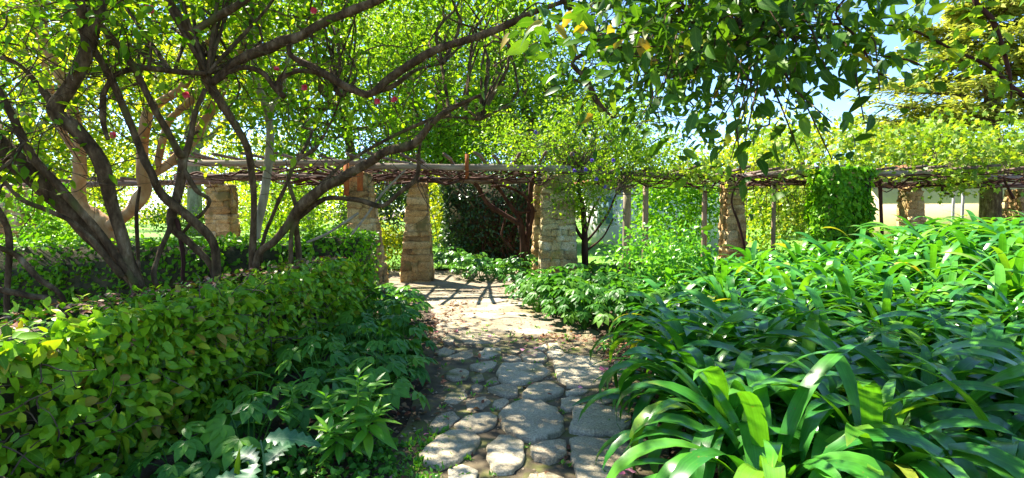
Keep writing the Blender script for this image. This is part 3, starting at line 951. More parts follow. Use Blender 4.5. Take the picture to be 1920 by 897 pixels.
for i in range(420):                                     # wiry stems between the leaves
    a, c = random.uniform(0, LH), random.uniform(0.05, HH)
    p = np.array([A[0], A[1], 0]) + t3 * a + np.array([0, 0, c]) + nor * random.uniform(-0.06, 0.0)
    pts = [p]
    d = nrm(np.array([rng.normal(0, 0.4), rng.normal(0, 0.6), rng.normal(0.1, 0.6)]))
    for k in range(4):
        d = nrm(d + rng.normal(0, 0.4, 3)); pts.append(pts[-1] + d * 0.07 + nor * 0.012)
    b.tube(pts, np.linspace(0.005, 0.002, 5), 4, 2, cap=False)
part("stem", b.mesh("stem", M['twig']), root, "stuff")

root = empty("fig_hedge", "shaded hedge of dark small leaves behind the tangled trunks", "hedge", (-5, 8.2, 0))
b = MB(); b.box((-6.3, 8.25, 0.53), (7.2, 0.55, 1.06)); b.box((-2.42, 8.0, 0.60), (0.6, 0.8, 1.2))
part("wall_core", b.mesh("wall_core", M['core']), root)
fs = [fig_surface(5200, (-9.9, 7.95, 0), (1, 0, 0), (0, 0, 1), (0, -1, 0), 7.3, 1.1, 0.08, (0.06, 0.10)),
      fig_surface(2400, (-9.9, 7.95, 1.09), (1, 0, 0), (0, 1, 0), (0, 0, 1), 7.3, 0.6, 0.05, (0.06, 0.10)),
      fig_surface(1000, (-2.80, 7.55, 0), (1, 0, 0), (0, 0, 1), (0, -1, 0), 0.75, 1.24, 0.05, (0.05, 0.09)),
      fig_surface(600, (-2.80, 7.55, 1.23), (1, 0, 0), (0, 1, 0), (0, 0, 1), 0.75, 0.9, 0.05, (0.05, 0.09)),
      fig_surface(900, (-2.07, 7.55, 0), (0, 1, 0), (0, 0, 1), (1, 0, 0), 0.9, 1.24, 0.05, (0.05, 0.09))]
Pn, D, N, S = (np.concatenate(q) for q in zip(*fs))
foliage(root, Pn, D, N, S, FIG, M['ivy'], 60, "foliage", "leaf")

# ------------------------------------------------------------------ woody plants
ALL_LIMBS = {}


def limb(root, pts, mat, name="branch", segs=9, wob=0.07, ground=False, sub=5, k=1.0):
    """pts: (pixel x, pixel y, depth, radius in pixels)"""
    W = [P(x, y, Y) for x, y, Y, r in pts]
    R = [k * 0.54 * r * Y / F_PX for x, y, Y, r in pts]
    if ground:
        W.insert(0, np.array([W[0][0] + 0.03, W[0][1], -0.05])); R.insert(0, R[0] * 1.25)
    return limb_w(root, W, R, mat, name, segs, wob, sub)


def limb_w(root, W, R, mat, name="branch", segs=9, wob=0.07, sub=5):
    b = MB(); b.tube(W, R, segs, sub, wob)
    part(name, b.mesh(name, mat, True), root)
    q = catmull(np.column_stack([np.array(W), np.array(R)]), 5)
    ALL_LIMBS.setdefault(root.name, []).append(q)
    return W


def twigs_to(root, centres, mat, r0=0.012, r1=0.003, extra=0, name="twig", ext_len=(0.25, 0.7)):
    """thin boughs from the nearest limb out to each leaf cluster, plus bare twigs"""
    L = np.vstack(ALL_LIMBS[root.name])[:, :3]
    b = MB()
    for c in centres:
        d = np.linalg.norm(L - c, axis=1) + np.maximum(0, L[:, 2] - c[2]) * 0.5
        s = L[np.argmin(d)]
        v = c - s
        ln = np.linalg.norm(v)
        if ln < 0.05:
            continue
        k = 4
        pts = [s + v * i / k + (rng.normal(0, 0.07, 3) * ln if 0 < i < k else 0) + np.array([0, 0, 0.10 * ln * math.sin(math.pi * i / k)]) for i in range(k + 1)]
        rb = min(r0 * (0.5 + 0.5 * ln), r0 * 2.0)
        b.tube(pts, np.linspace(rb, r1, k + 1), 5, 3, 0.05, cap=False)
    for i in range(extra):
        s = L[rng.integers(len(L))]
        if s[2] < 1.9:
            continue
        d = nrm(rng.normal(0, 1, 3) + np.array([0, 0, 0.2]))
        pts = [s]
        for k in range(5):
            d = nrm(d + rng.normal(0, 0.38, 3)); pts.append(pts[-1] + d * random.uniform(*ext_len) * 0.3)
        b.tube(pts, np.linspace(0.006, 0.002, 6), 4, 2, 0.0, cap=False)
    if b.n:
        part(name, b.mesh(name, mat), root, "stuff")


def cluster_leaves(centres, per, spread, flat=0.7, up=0.8, outward=0.5):
    c = np.repeat(np.asarray(centres), per, axis=0)
    n = len(c)
    off = rng.normal(0, 1, (n, 3)) * np.asarray(spread)
    off[:, 2] *= flat
    N = rng.normal(0, 0.55, (n, 3)) + np.array([0, 0, up])
    D = nrm(off) * outward + rng.normal(0, 0.6, (n, 3)) + np.array([0, 0, -0.15])
    return c + off, D, N


# --- the tangle of dark-stemmed camellias behind the fig hedge
MID = leaf_shape(2, 0.5, 0.85, 0.2, 0.15)
t1 = empty("camellia_tree", "dark leaning camellia with thick forked trunk behind the fig hedge", "tree", tuple(G(262, 560 + 90)), "camellias in the bed")
t1.location = (P(262, 560, 5.2)[0], 5.2, 0)
limb(t1, [(262, 560, 5.2, 24), (238, 480, 5.2, 22), (215, 400, 5.2, 21), (187, 300, 5.1, 23), (140, 240, 5.05, 24), (104, 207, 5.0, 26), (134, 160, 5.0, 24), (160, 100, 5.0, 23), (177, 50, 5.0, 21), (188, 0, 5.0, 19), (200, -90, 5.2, 15), (260, -260, 5.6, 9)], M['bark'], "trunk", 12, 0.05, True)
limb(t1, [(165, 85, 5.0, 16), (156, 50, 5.0, 15), (150, 0, 4.9, 14), (120, -120, 5.0, 10), (60, -260, 5.2, 6)], M['bark'])
limb(t1, [(266, 560, 5.3, 20), (228, 494, 5.3, 24), (160, 430, 5.2, 27), (90, 350, 5.1, 30), (30, 300, 5.0, 32), (-40, 235, 4.9, 30), (-160, 120, 5.0, 24), (-300, -60, 5.2, 14)], M['bark'], "trunk", 12, 0.07, True)
limb(t1, [(260, 540, 5.15, 11), (190, 440, 5.1, 13), (110, 350, 5.0, 14), (60, 290, 4.9, 13), (10, 190, 4.8, 11), (-60, 60, 4.8, 8)], M['bark'])
limb(t1, [(104, 207, 5.0, 12), (80, 170, 5.0, 10), (40, 125, 4.9, 8), (0, 108, 4.9, 7), (-80, 95, 4.8, 5)], M['bark'])
limb(t1, [(230, 520, 5.1, 10), (150, 430, 5.0, 9), (89, 394, 4.9, 8), (43, 376, 4.8, 8), (0, 333, 4.7, 6), (-60, 280, 4.6, 4)], M['bark'])

t2 = empty("camellia_tree", "slender dark camellia with crossing stems, growing mid-bed before the squat pillar", "tree", (P(405, 540, 5.8)[0], 5.8, 0), "camellias in the bed")
limb(t2, [(407, 537, 5.8, 14), (398, 454, 5.8, 14), (352, 405, 5.7, 15), (307, 370, 5.6, 15), (285, 326, 5.5, 13), (265, 284, 5.5, 12), (234, 207, 5.4, 12), (207, 144, 5.3, 12), (174, 90, 5.2, 11), (150, 40, 5.2, 9)], M['bark'], "trunk", 10, 0.06, True)
limb(t2, [(402, 520, 5.85, 10), (360, 460, 5.8, 12), (321, 420, 5.8, 14), (332, 370, 5.8, 17), (343, 300, 5.8, 15), (334, 284, 5.7, 12), (310, 240, 5.6, 11), (284, 194, 5.5, 11), (261, 144, 5.5, 11), (234, 100, 5.4, 11), (197, 57, 5.3, 10), (150, 0, 5.2, 8)], M['bark'], "trunk", 10, 0.06, True)
limb(t2, [(343, 537, 5.8, 7), (344, 490, 5.8, 7), (338, 445, 5.8, 8), (330, 410, 5.8, 8)], M['bark_red'], "branch", 7, 0.06, True)
limb(t2, [(343, 300, 5.8, 11), (355, 260, 5.8, 9), (366, 215, 5.8, 8), (385, 167, 5.8, 8)], M['bark'])
limb(t2, [(345, 320, 5.8, 9), (370, 360, 5.8, 8), (392, 375, 5.9, 7), (385, 395, 5.9, 6), (362, 415, 5.9, 6), (340, 440, 5.9, 6)], M['bark'], "branch", 7)
limb(t2, [(207, 144, 5.3, 9), (235, 133, 5.4, 10), (260, 128, 5.5, 10), (310, 133, 5.7, 9), (350, 136, 5.8, 9), (388, 138, 5.9, 9)], M['bark'])
limb(t2, [(207, 150, 5.3, 9), (193, 180, 5.3, 9), (192, 225, 5.3, 9), (203, 262, 5.3, 6)], M['bark'])
limb(t2, [(262, 540, 5.5, 6), (258, 470, 5.6, 6), (256, 400, 5.6, 6), (262, 350, 5.6, 5)], M['bark'], "branch", 7, 0.06, True)
limb(t2, [(300, 560, 5.5, 9), (288, 520, 5.5, 9), (296, 480, 5.6, 8), (318, 430, 5.7, 8), (323, 400, 5.8, 7)], M['bark'], "branch", 7, 0.06, True)

t3 = empty("camellia_tree", "spreading camellia whose long limbs arch over the path", "tree", (P(480, 500, 6.6)[0], 6.6, 0), "camellias in the bed")
limb(t3, [(473, 499, 6.6, 12), (476, 405, 6.5, 12), (474, 336, 6.4, 12), (460, 267, 6.2, 12), (424, 207, 6.1, 14), (391, 157, 6.0, 17), (376, 110, 6.0, 15), (355, 60, 5.9, 15), (316, 5, 5.8, 13), (270, -90, 5.7, 9)], M['bark'], "trunk", 11, 0.06, True)
limb(t3, [(357, 62, 5.9, 11), (400, 35, 5.9, 12), (464, 0, 5.8, 11), (560, -70, 5.8, 8)], M['bark'])
limb(t3, [(391, 157, 6.0, 14), (447, 117, 6.0, 16), (500, 90, 6.0, 18), (541, 73, 6.0, 18), (577, 60, 6.0, 17), (621, 37, 6.0, 16), (668, 18, 5.9, 15), (740, -15, 5.8, 12), (860, -80, 5.7, 8)], M['bark'], "branch", 10)
limb(t3, [(398, 158, 6.0, 11), (440, 130, 6.0, 10), (467, 127, 6.0, 10), (494, 140, 6.0, 10), (514, 164, 6.0, 11), (534, 182, 6.0, 10)], M['bark'])
limb(t3, [(522, 172, 6.0, 13), (524, 150, 6.0, 12), (545, 138, 6.0, 11), (570, 132, 6.0, 9), (640, 150, 6.1, 7)], M['bark'])
limb(t3, [(541, 76, 6.0, 9), (546, 105, 6.0, 9), (584, 127, 6.0, 12), (618, 144, 6.0, 13), (654, 164, 6.0, 13), (691, 177, 6.0, 13), (727, 150, 6.0, 13), (777, 117, 5.9, 14), (827, 90, 5.8, 14), (894, 70, 5.7, 13), (944, 50, 5.7, 13), (994, 27, 5.6, 11), (1028, 13, 5.5, 9), (1100, -10, 5.4, 6)], M['bark'], "branch", 10, 0.06)
limb(t3, [(691, 177, 6.0, 8), (740, 160, 6.1, 8), (780, 132, 6.2, 6), (830, 120, 6.3, 4)], M['bark'])
limb(t3, [(480, 492, 6.55, 12), (514, 454, 6.5, 13), (542, 419, 6.5, 14), (563, 388, 6.4, 17), (604, 354, 6.3, 19), (646, 330, 6.2, 17), (697, 302, 6.1, 15), (727, 283, 6.0, 15), (774, 271, 6.0, 16), (810, 233, 5.9, 11), (847, 204, 5.9, 9), (901, 179, 5.8, 6)], M['bark'], "branch", 11, 0.07, True)
limb(t3, [(545, 470, 6.6, 8), (550, 425, 6.5, 9), (570, 400, 6.5, 10), (600, 378, 6.4, 9), (632, 372, 6.3, 8), (680, 378, 6.3, 8), (716, 386, 6.2, 8), (751, 361, 6.2, 8), (782, 333, 6.2, 9), (787, 280, 6.2, 5), (800, 230, 6.2, 3)], M['bark'], "branch", 8, 0.06, True)
limb(t3, [(560, 470, 6.7, 10), (556, 430, 6.6, 9), (556, 395, 6.5, 8), (540, 340, 6.5, 6)], M['bark'], "branch", 8, 0.06, True)
limb(t3, [(490, 480, 6.7, 7), (514, 399, 6.7, 7), (535, 350, 6.7, 7), (556, 302, 6.7, 6), (590, 280, 6.7, 5), (620, 230, 6.7, 4), (640, 180, 6.7, 3)], M['bark'], "branch", 7, 0.06, True)
limb(t3, [(600, 350, 6.4, 8), (640, 310, 6.5, 7), (700, 275, 6.6, 6), (770, 240, 6.7, 6), (830, 220, 6.8, 5), (900, 225, 6.9, 4)], M['bark'])
limb(t3, [(660, 440, 6.5, 4), (690, 400, 6.5, 4), (720, 360, 6.5, 4), (760, 320, 6.4, 3)], M['bark_grey'], "branch", 6)
limb(t3, [(575, 455, 6.6, 5), (610, 440, 6.6, 5), (650, 415, 6.5, 5), (672, 400, 6.5, 4)], M['bark_grey'], "branch", 6)

t4 = empty("camellia_tree", "low camellia of bowed stems at the picture's left edge", "tree", (P(14, 560, 4.6)[0], 4.6, 0), "camellias in the bed")
limb(t4, [(14, 590, 4.6, 9), (15, 520, 4.6, 9), (18, 444, 4.6, 10), (0, 400, 4.5, 9), (-40, 350, 4.4, 7)], M['bark'], "trunk", 8, 0.06, True)
limb(t4, [(125, 575, 4.7, 8), (71, 523, 4.6, 10), (32, 480, 4.6, 9), (0, 465, 4.5, 9), (-60, 440, 4.4, 7)], M['bark'], "branch", 8, 0.06, True)
limb(t4, [(112, 585, 4.5, 12), (54, 556, 4.4, 12), (0, 544, 4.3, 11), (-90, 520, 4.2, 9)], M['bark'], "branch", 8, 0.06, True)

# crowns: leaf clusters in view, plus unseen ones above added for shade
def px_cloud(n, x0, x1, y0, y1, Y0, Y1, keep=None):
    out = []
    while len(out) < n:
        x, y, Y = random.uniform(x0, x1), random.uniform(y0, y1), random.uniform(Y0, Y1)
        if keep is None or random.random() < keep(x, y):
            out.append(P(x, y, Y))
    return np.array(out)


def flowers(root, spots, mat, size, name="flower"):
    for x, y, Y in spots:
        c = P(x, y, Y)
        k = 9
        a = np.linspace(0, 2 * np.pi, k, endpoint=False) + random.random()
        ax = nrm(np.array([rng.normal(0, 0.4), -1.0, rng.normal(-0.2, 0.4)]))
        u = nrm(np.cross(ax, np.array([0, 0, 1.0]))); v = np.cross(u, ax)
        D = np.cos(a)[:, None] * u + np.sin(a)[:, None] * v + ax * np.where(np.arange(k) % 2, 0.3, 0.9)[:, None]
        N = ax - D * 0.3
        part(name, leaves_mesh(name, np.repeat(c[None], k, 0), D, N, size * rng.uniform(0.8, 1.1, k), leaf_shape(2, 0.9, 0.9, -0.2, -0.2), mat), root)


specs = [
    (t1, 62, (-260, 330, -420, 260, 4.6, 8.0), 34),
    (t2, 60, (60, 520, -420, 250, 5.6, 9.0), 26),
    (t3, 150, (330, 1070, -420, 270, 5.8, 9.5), 40),
    (t4, 16, (-300, 60, 60, 420, 4.4, 6.0), 6),
]
for tr, n, reg, ex in specs:
    cs = px_cloud(n, *reg, keep=lambda x, y: 1.0 if y < 60 else 0.55 if y < 200 else 0.3)
    if tr is t3:
        cs = np.vstack([cs, np.column_stack([rng.uniform(-3.8, -0.6, 44), rng.uniform(5.2, 9.0, 44), rng.uniform(4.3, 6.3, 44)])])  # extra clusters, mostly above the view, added to shade the near path
    twigs_to(tr, cs, M['bark'], 0.012, 0.003, ex * 5, ext_len=(0.3, 0.9))
    Pn, D, N = cluster_leaves(cs, 72, 0.28)
    foliage(tr, Pn, D, N, rng.uniform(0.06, 0.13, len(Pn)), MID, M['camellia'], 0, "crown")
flowers(t1, [(281, 19, 5.0), (215, 255, 5.2)], M['red_petal'], 0.05)
flowers(t2, [(348, 178, 5.6)], M['red_petal'], 0.05)
flowers(t3, [(518, 131, 5.9), (572, 165, 5.9), (589, 21, 5.8), (708, 190, 6.0), (740, 188, 6.1)], M['red_petal'], 0.045)

# --- the pale orange-barked tree behind
t5 = empty("bare_barked_tree", "tree with smooth peeling orange bark and curved limbs behind the camellias", "tree", (P(200, 470, 9.4)[0], 9.4, 0))
limb(t5, [(205, 520, 9.4, 22), (200, 430, 9.4, 21), (180, 408, 9.4, 17), (153, 385, 9.4, 16), (146, 350, 9.4, 17), (150, 310, 9.3, 15), (148, 250, 9.2, 13), (120, 160, 9.1, 12), (80, 60, 9.0, 11), (60, -60, 9.0, 8)], M['bark_pale'], "trunk", 11, 0.05, True, k=1.3)
limb(t5, [(202, 426, 9.4, 16), (225, 412, 9.3, 15), (252, 388, 9.2, 16), (270, 360, 9.1, 17), (268, 316, 9.0, 15), (268, 270, 9.0, 13), (278, 207, 8.9, 12), (301, 190, 8.9, 11), (344, 160, 8.8, 10), (380, 100, 8.8, 8), (420, 0, 8.8, 6)], M['bark_pale'], "branch", 11, 0.05, k=1.3)
limb(t5, [(290, 320, 9.0, 9), (310, 240, 8.9, 9), (330, 212, 8.9, 9), (366, 180, 8.9, 9), (420, 120, 8.9, 7)], M['bark_pale'], k=1.3)
limb(t5, [(268, 340, 9.1, 10), (300, 320, 9.1, 11), (340, 290, 9.0, 13), (365, 262, 9.0, 12), (385, 224, 9.0, 11), (430, 140, 9.0, 9), (470, 60, 9.0, 7)], M['bark_pale'], k=1.3)
limb(t5, [(150, 300, 9.3, 9), (110, 230, 9.3, 9), (90, 150, 9.2, 8), (50, 20, 9.1, 7)], M['bark_pale'], k=1.3)
cs = px_cloud(52, -200, 480, -300, 240, 8.6, 11.0)
twigs_to(t5, cs, M['twig'], 0.014, 0.004)
Pn, D, N = cluster_leaves(cs, 90, 0.42)
foliage(t5, Pn, D, N, rng.uniform(0.08, 0.14, len(Pn)), MID, M['lime'], 0, "crown")

t6 = empty("pale_trunk_tree", "straight pale grey-barked tree rising before the pergola beam", "tree", (P(480, 470, 9.0)[0], 9.0, 0))
limb(t6, [(478, 500, 9.0, 15), (482, 430, 9.0, 14), (494, 371, 9.0, 15), (503, 319, 9.0, 14), (506, 250, 9.0, 13), (498, 200, 9.0, 12), (480, 150, 9.0, 11), (472, 60, 9.0, 10), (468, -80, 9.0, 7)], M['bark_grey'], "trunk", 10, 0.04, True)
limb(t6, [(504, 215, 9.0, 9), (530, 160, 9.0, 8), (548, 80, 9.1, 7), (580, -20, 9.2, 5)], M['bark_grey'])
cs = px_cloud(28, 330, 580, -300, 160, 8.6, 10.5)
twigs_to(t6, cs, M['twig'], 0.014, 0.004)
Pn, D, N = cluster_leaves(cs, 90, 0.42)
foliage(t6, Pn, D, N, rng.uniform(0.08, 0.13, len(Pn)), MID, M['mid'], 0, "crown")

# --- the overhanging tree: its trunk stands out of the picture, its boughs droop into it
BIG = [leaf_shape(4, 0.46, 0.8, 0.25, 0.25), leaf_shape(4, 0.5, 0.75, 0.15, 0.4), leaf_shape(4, 0.42, 0.85, 0.35, 0.15), leaf_shape(4, 0.48, 0.8, 0.2, 0.3, wav=0.02)]
t7 = empty("overhanging_tree", "tree with big dark drooping leaves hanging into the picture from above", "tree", (4.6, 0.7, gz(4.6, 0.7)))
limb_w(t7, [(4.6, 0.7, 0), (4.55, 0.75, 1.2), (4.4, 0.9, 2.2), (4.1, 1.3, 3.1), (3.6, 1.9, 3.8)], [0.17, 0.15, 0.14, 0.12, 0.10], M['bark'], "trunk", 12)
limb_w(t7, [(3.6, 1.9, 3.8), (2.9, 2.9, 3.95), (2.3, 3.9, 3.6), P(1430, 40, 4.4), P(1281, 137, 5.0), P(1200, 100, 5.5), P(1157, 90, 5.8), P(1117, 64, 6.1), P(1080, 27, 6.4), P(1040, -20, 6.6)], [0.10, 0.08, 0.07, 0.055, 0.045, 0.05, 0.055, 0.05, 0.05, 0.03], M['bark'], "branch", 10)
limb_w(t7, [P(1157, 90, 5.8), P(1120, 90, 5.9), P(1074, 117, 5.9), P(1100, 150, 5.9), P(1117, 187, 5.9), P(1150, 222, 5.9)], [0.03, 0.022, 0.02, 0.026, 0.026, 0.01], M['bark'], "branch", 8)
limb_w(t7, [P(1187, 100, 5.6), P(1217, 150, 5.6), P(1222, 190, 5.6), P(1210, 230, 5.6)], [0.028, 0.018, 0.014, 0.006], M['bark'], "branch", 7)
limb_w(t7, [P(1254, 124, 5.2), P(1230, 90, 5.4), P(1150, 10, 5.6), P(1080, -60, 5.8)], [0.03, 0.025, 0.02, 0.015], M['bark'], "branch", 7)
limb_w(t7, [(3.6, 1.9, 3.8), (2.6, 2.6, 4.4), (1.2, 3.6, 4.7), (0.2, 4.6, 4.8)], [0.09, 0.07, 0.05, 0.03], M['bark'], "branch", 9)
limb_w(t7, [(3.6, 1.9, 3.8), (3.6, 3.0, 4.5), (3.2, 4.6, 4.9), (2.4, 6.6, 5.2), (1.6, 8.0, 5.2)], [0.09, 0.07, 0.055, 0.045, 0.03], M['bark'], "branch", 9)


def in_mass(x, y):
    d = ((x - 1400) / 310.0) ** 2 + ((y - 20) / 215.0) ** 2
    hole = (1590 < x < 1830 and y < 100) or (x > 1500 and y > 260) or (x < 1280 and y > 190)
    return 0 if hole else 1.0 if d < 0.75 else 0.25 if d < 1.15 else 0.0


near = px_cloud(96, 1060, 1720, -120, 280, 2.7, 4.4, in_mass)
midc = px_cloud(46, 1030, 1560, -140, 230, 4.6, 6.8, lambda x, y: 1.0 if y < 120 else 0.45)
lowc = np.array([P(x, y, Y) for x, y, Y in [(1290, 245, 3.4), (1330, 260, 3.2), (1370, 300, 3.1), (1385, 320, 3.1), (1420, 240, 3.0), (1470, 220, 2.9), (1560, 230, 2.8), (1620, 225, 2.8), (1650, 170, 2.7), (1500, 290, 3.0), (1395, 385, 3.3), (1240, 250, 3.8), (1190, 240, 4.2), (1560, 300, 2.9), (1380, 250, 2.9)]])
high = np.column_stack([rng.uniform(-0.6, 4.6, 58), rng.uniform(0.8, 7.0, 58), np.zeros(58)])  # overhead clusters out of view, added to shade the foreground
high[:, 2] = 4.0 + 0.10 * high[:, 1] + rng.uniform(0, 1.3, 58)
high = np.vstack([high, np.column_stack([rng.uniform(-1.6, 0.6, 14), rng.uniform(4.6, 8.0, 14), rng.uniform(4.5, 6.2, 14)])])  # more unseen clusters overhead, added to keep the front lilies in shade
twigs_to(t7, np.vstack([near, midc, lowc, high]), M['bark'], 0.010, 0.003, 260)
Pn, D, N = cluster_leaves(near, 28, 0.18, 0.8, 0.7, 0.4)
P2, D2, N2 = cluster_leaves(lowc, 4, 0.10, 0.6, 0.7, 0.6)
P3, D3, N3 = cluster_leaves(midc, 42, 0.26, 0.8, 0.7, 0.4)
P4, D4, N4 = cluster_leaves(high, 42, 0.30, 0.7, 0.8, 0.4)
D = np.concatenate([D, D2, D3, D4]) + np.array([-0.35, -0.15, -0.12])
Pn = np.concatenate([Pn, P2, P3, P4]); N = np.concatenate([N, N2, N3, N4])
S = rng.uniform(0.055, 0.13, len(Pn))
foliage(t7, Pn, D, N, S, BIG, M['over'], 300, "crown", "leaf")
c = np.array([P(x, y, Y) for x, y, Y in [(1040, 45, 3.4), (1100, 30, 3.2), (1165, 62, 3.0), (1200, 70, 3.0), (1020, 40, 3.5), (960, 62, 3.6), (1113, 215, 3.4), (1145, 45, 3.2), (1070, 20, 3.4)]])
leaf_objects(t7, "leaf", c, np.column_stack([rng.normal(-0.5, 0.5, 9), rng.normal(-0.2, 0.2, 9), np.full(9, -0.5)]), rng.normal(0, 0.4, (9, 3)) + np.array([0, -0.6, 0.6]), rng.uniform(0.11, 0.16, 9), BIG, M['yellow'])

# --- thin sprays of lighter leaves at the top of the lily bed
t8 = empty("rambling_shrub", "rambler with thin arching twigs of small light leaves against the sky", "shrub", (5.6, 2.6, gz(5.6, 2.6)))
limb_w(t8, [(5.6, 2.6, 0), (5.5, 2.65, 1.6), (5.0, 2.75, 2.8), (4.0, 2.85, 3.3), P(1950, -60, 2.9)], [0.05, 0.045, 0.035, 0.025, 0.016], M['bark_red'], "trunk", 8)
limb_w(t8, [(5.0, 2.75, 2.8), (4.0, 3.1, 2.7), P(1990, 190, 3.2), P(1850, 122, 3.2), P(1800, 100, 3.2), P(1750, 74, 3.2), P(1690, 50, 3.2), P(1610, 48, 3.2)], [0.03, 0.02, 0.014, 0.009, 0.008, 0.007, 0.006, 0.003], M['bark_red'], "branch", 7)
limb_w(t8, [P(1800, 100, 3.2), P(1740, 125, 3.2), P(1700, 112, 3.2), P(1620, 100, 3.2)], [0.006, 0.006, 0.005, 0.003], M['bark_red'], "branch", 6)
limb_w(t8, [P(1950, -60, 2.9), P(1830, -10, 2.9), P(1862, 40, 2.9), P(1880, 90, 2.9), P(1895, 150, 2.9), P(1896, 195, 2.9)], [0.016, 0.013, 0.014, 0.010, 0.008, 0.003], M['bark_red'], "branch", 7)
limb_w(t8, [P(1950, -60, 2.9), P(1700, -60, 3.0), P(1570, 15, 3.1), P(1610, 75, 3.1), P(1640, 130, 3.1), P(1670, 150, 3.1)], [0.016, 0.012, 0.007, 0.007, 0.005, 0.003], M['bark_red'], "branch", 7)
limb_w(t8, [P(1690, 50, 3.2), P(1715, 25, 3.2), P(1740, 5, 3.2)], [0.004, 0.003, 0.002], M['bark_red'], "branch", 5)
limb_w(t8, [P(1625, 48, 3.2), P(1640, 20, 3.2), P(1665, 0, 3.2)], [0.004, 0.003, 0.002], M['bark_red'], "branch", 5)
Ls = np.vstack([q for q in ALL_LIMBS[t8.name][1:]])
x, y, d = to_px(Ls[:, :3])
Ls = Ls[(x < 1960) & (y > -60)]
k = 300
i = rng.integers(0, len(Ls), k)
Pn = Ls[i, :3] + rng.normal(0, 0.035, (k, 3))
foliage(t8, Pn, rng.normal(0, 0.7, (k, 3)) + np.array([-0.3, 0, -0.25]), rng.normal(0, 0.5, (k, 3)) + np.array([0, -0.3, 0.7]), rng.uniform(0.05, 0.09, k), [leaf_shape(3, 0.6, 0.8, 0.2, 0.15), leaf_shape(3, 0.55, 0.75, 0.1, 0.25)], M['spray'], 230, "crown", "leaf")

# ------------------------------------------------------------------ trees and shrubs beyond the pergola
FAR = diamond(0.62, 0.14)


def ball(n, c, r, hollow=0.45):
    d = nrm(rng.normal(0, 1, (n, 3)))
    q = rng.uniform(hollow ** 3, 1, n) ** (1 / 3)
    return np.asarray(c) + d * q[:, None] * np.asarray(r)


def far_tree(name, label, px, py, Y, r, mat, n, per, leaf, bark='bark', trunk=True, spread=0.55, group=None, cat="tree", flat=0.75):
    c = P(px, py, Y)
    root = empty(name, label, cat, (c[0], Y, 0), group)
    cs = ball(n, c, r)
    cs = cs[cs[:, 2] > 0.25]
    if trunk:
        tr = 0.05 * r[2] + 0.04
        limb_w(root, [(c[0] + rng.normal(0, .15), Y, -0.05), (c[0] + rng.normal(0, .2), Y + rng.normal(0, .2), c[2] * 0.35), (c[0] + rng.normal(0, .25), Y, c[2] * 0.75), (c[0], Y, c[2] + r[2] * 0.5)],
               [tr * 1.25, tr, tr * 0.8, tr * 0.3], M[bark], "trunk", 9)
        for k in range(6):
            a = k * 1.05 + random.random()
            s = np.array([c[0], Y, c[2] * random.uniform(0.45, 0.85)])
            e = c + np.array([math.cos(a) * r[0] * 0.65, math.sin(a) * r[1] * 0.65, r[2] * random.uniform(-0.3, 0.6)])
            limb_w(root, [s, s * 0.5 + e * 0.5 + np.array([0, 0, 0.15 * r[2]]) * random.uniform(-1, 1), e], [tr * 0.5, tr * 0.35, tr * 0.12], M[bark], "branch", 6)
        twigs_to(root, cs[: min(60, len(cs))], M[bark], tr * 0.16, tr * 0.05)
    Pn, D, N = cluster_leaves(cs, per, spread, flat, 0.7, 0.6)
    ok = Pn[:, 2] > 0.05
    foliage(root, Pn[ok], D[ok], N[ok], rng.uniform(leaf * 0.7, leaf * 1.3, ok.sum()), FAR, M[mat], 0, "crown")
    return root


BT = "trees beyond the pergola"
far_tree("broadleaf_tree", "lime-leaved tree filling the sky behind the leaning trunk", 60, 140, 30, (7.4, 3.6, 6.8), 'lime', 130, 110, 0.26, 'bark_grey', group=BT, spread=0.8)
far_tree("broadleaf_tree", "tall light-green tree behind the orange-barked one", 360, 110, 33, (7.2, 3.6, 7.2), 'lime', 130, 110, 0.27, 'bark_grey', group=BT, spread=0.85)
far_tree("broadleaf_tree", "mid-green tree above the pergola between the arching limbs", 640, 130, 32, (6.4, 3.4, 6.2), 'mid', 120, 110, 0.25, group=BT, spread=0.8)
far_tree("broadleaf_tree", "fine-leaved fresh green tree above the middle of the pergola", 840, 150, 27, (4.6, 2.8, 5.2), 'mid', 210, 120, 0.17, group=BT, spread=0.52)
far_tree("broadleaf_tree", "loose small tree with sky gaps above the mossy pillar", 985, 190, 24, (2.9, 2.2, 4.2), 'mid', 150, 110, 0.15, group=BT, spread=0.48)
far_tree("broadleaf_tree", "distant yellow-green tree showing high between the arching limbs", 560, 90, 40, (9.0, 2.5, 6.2), 'lime', 110, 110, 0.22, 'bark_grey', group=BT)
far_tree("broadleaf_tree", "distant fresh green tree high behind the arching limb's tip", 850, 120, 38, (5.7, 2.2, 6.0), 'mid', 90, 110, 0.2, group=BT)
far_tree("broadleaf_tree", "distant dark tree peeping above the bare vine roof", 790, 300, 36, (4.5, 2.5, 3.4), 'dark', 70, 110, 0.22, group=BT)
far_tree("broadleaf_tree", "distant lime tree seen low between the trunks", 200, 330, 42, (8.4, 2.5, 3.6), 'lime', 60, 110, 0.22, group=BT)
far_tree("broadleaf_tree", "distant pale tree low behind the tangled stems", 520, 330, 42, (7.5, 2.5, 4.0), 'lime', 70, 110, 0.22, group=BT)
far_tree("broadleaf_tree", "distant green tree low over the pale wall", 1120, 300, 34, (4.6, 2.5, 4.2), 'mid', 110, 110, 0.22, group=BT)
far_tree("broadleaf_tree", "distant light tree behind the ivy-wrapped pillar", 1500, 310, 32, (6.0, 2.5, 3.2), 'lime', 80, 110, 0.22, group=BT)

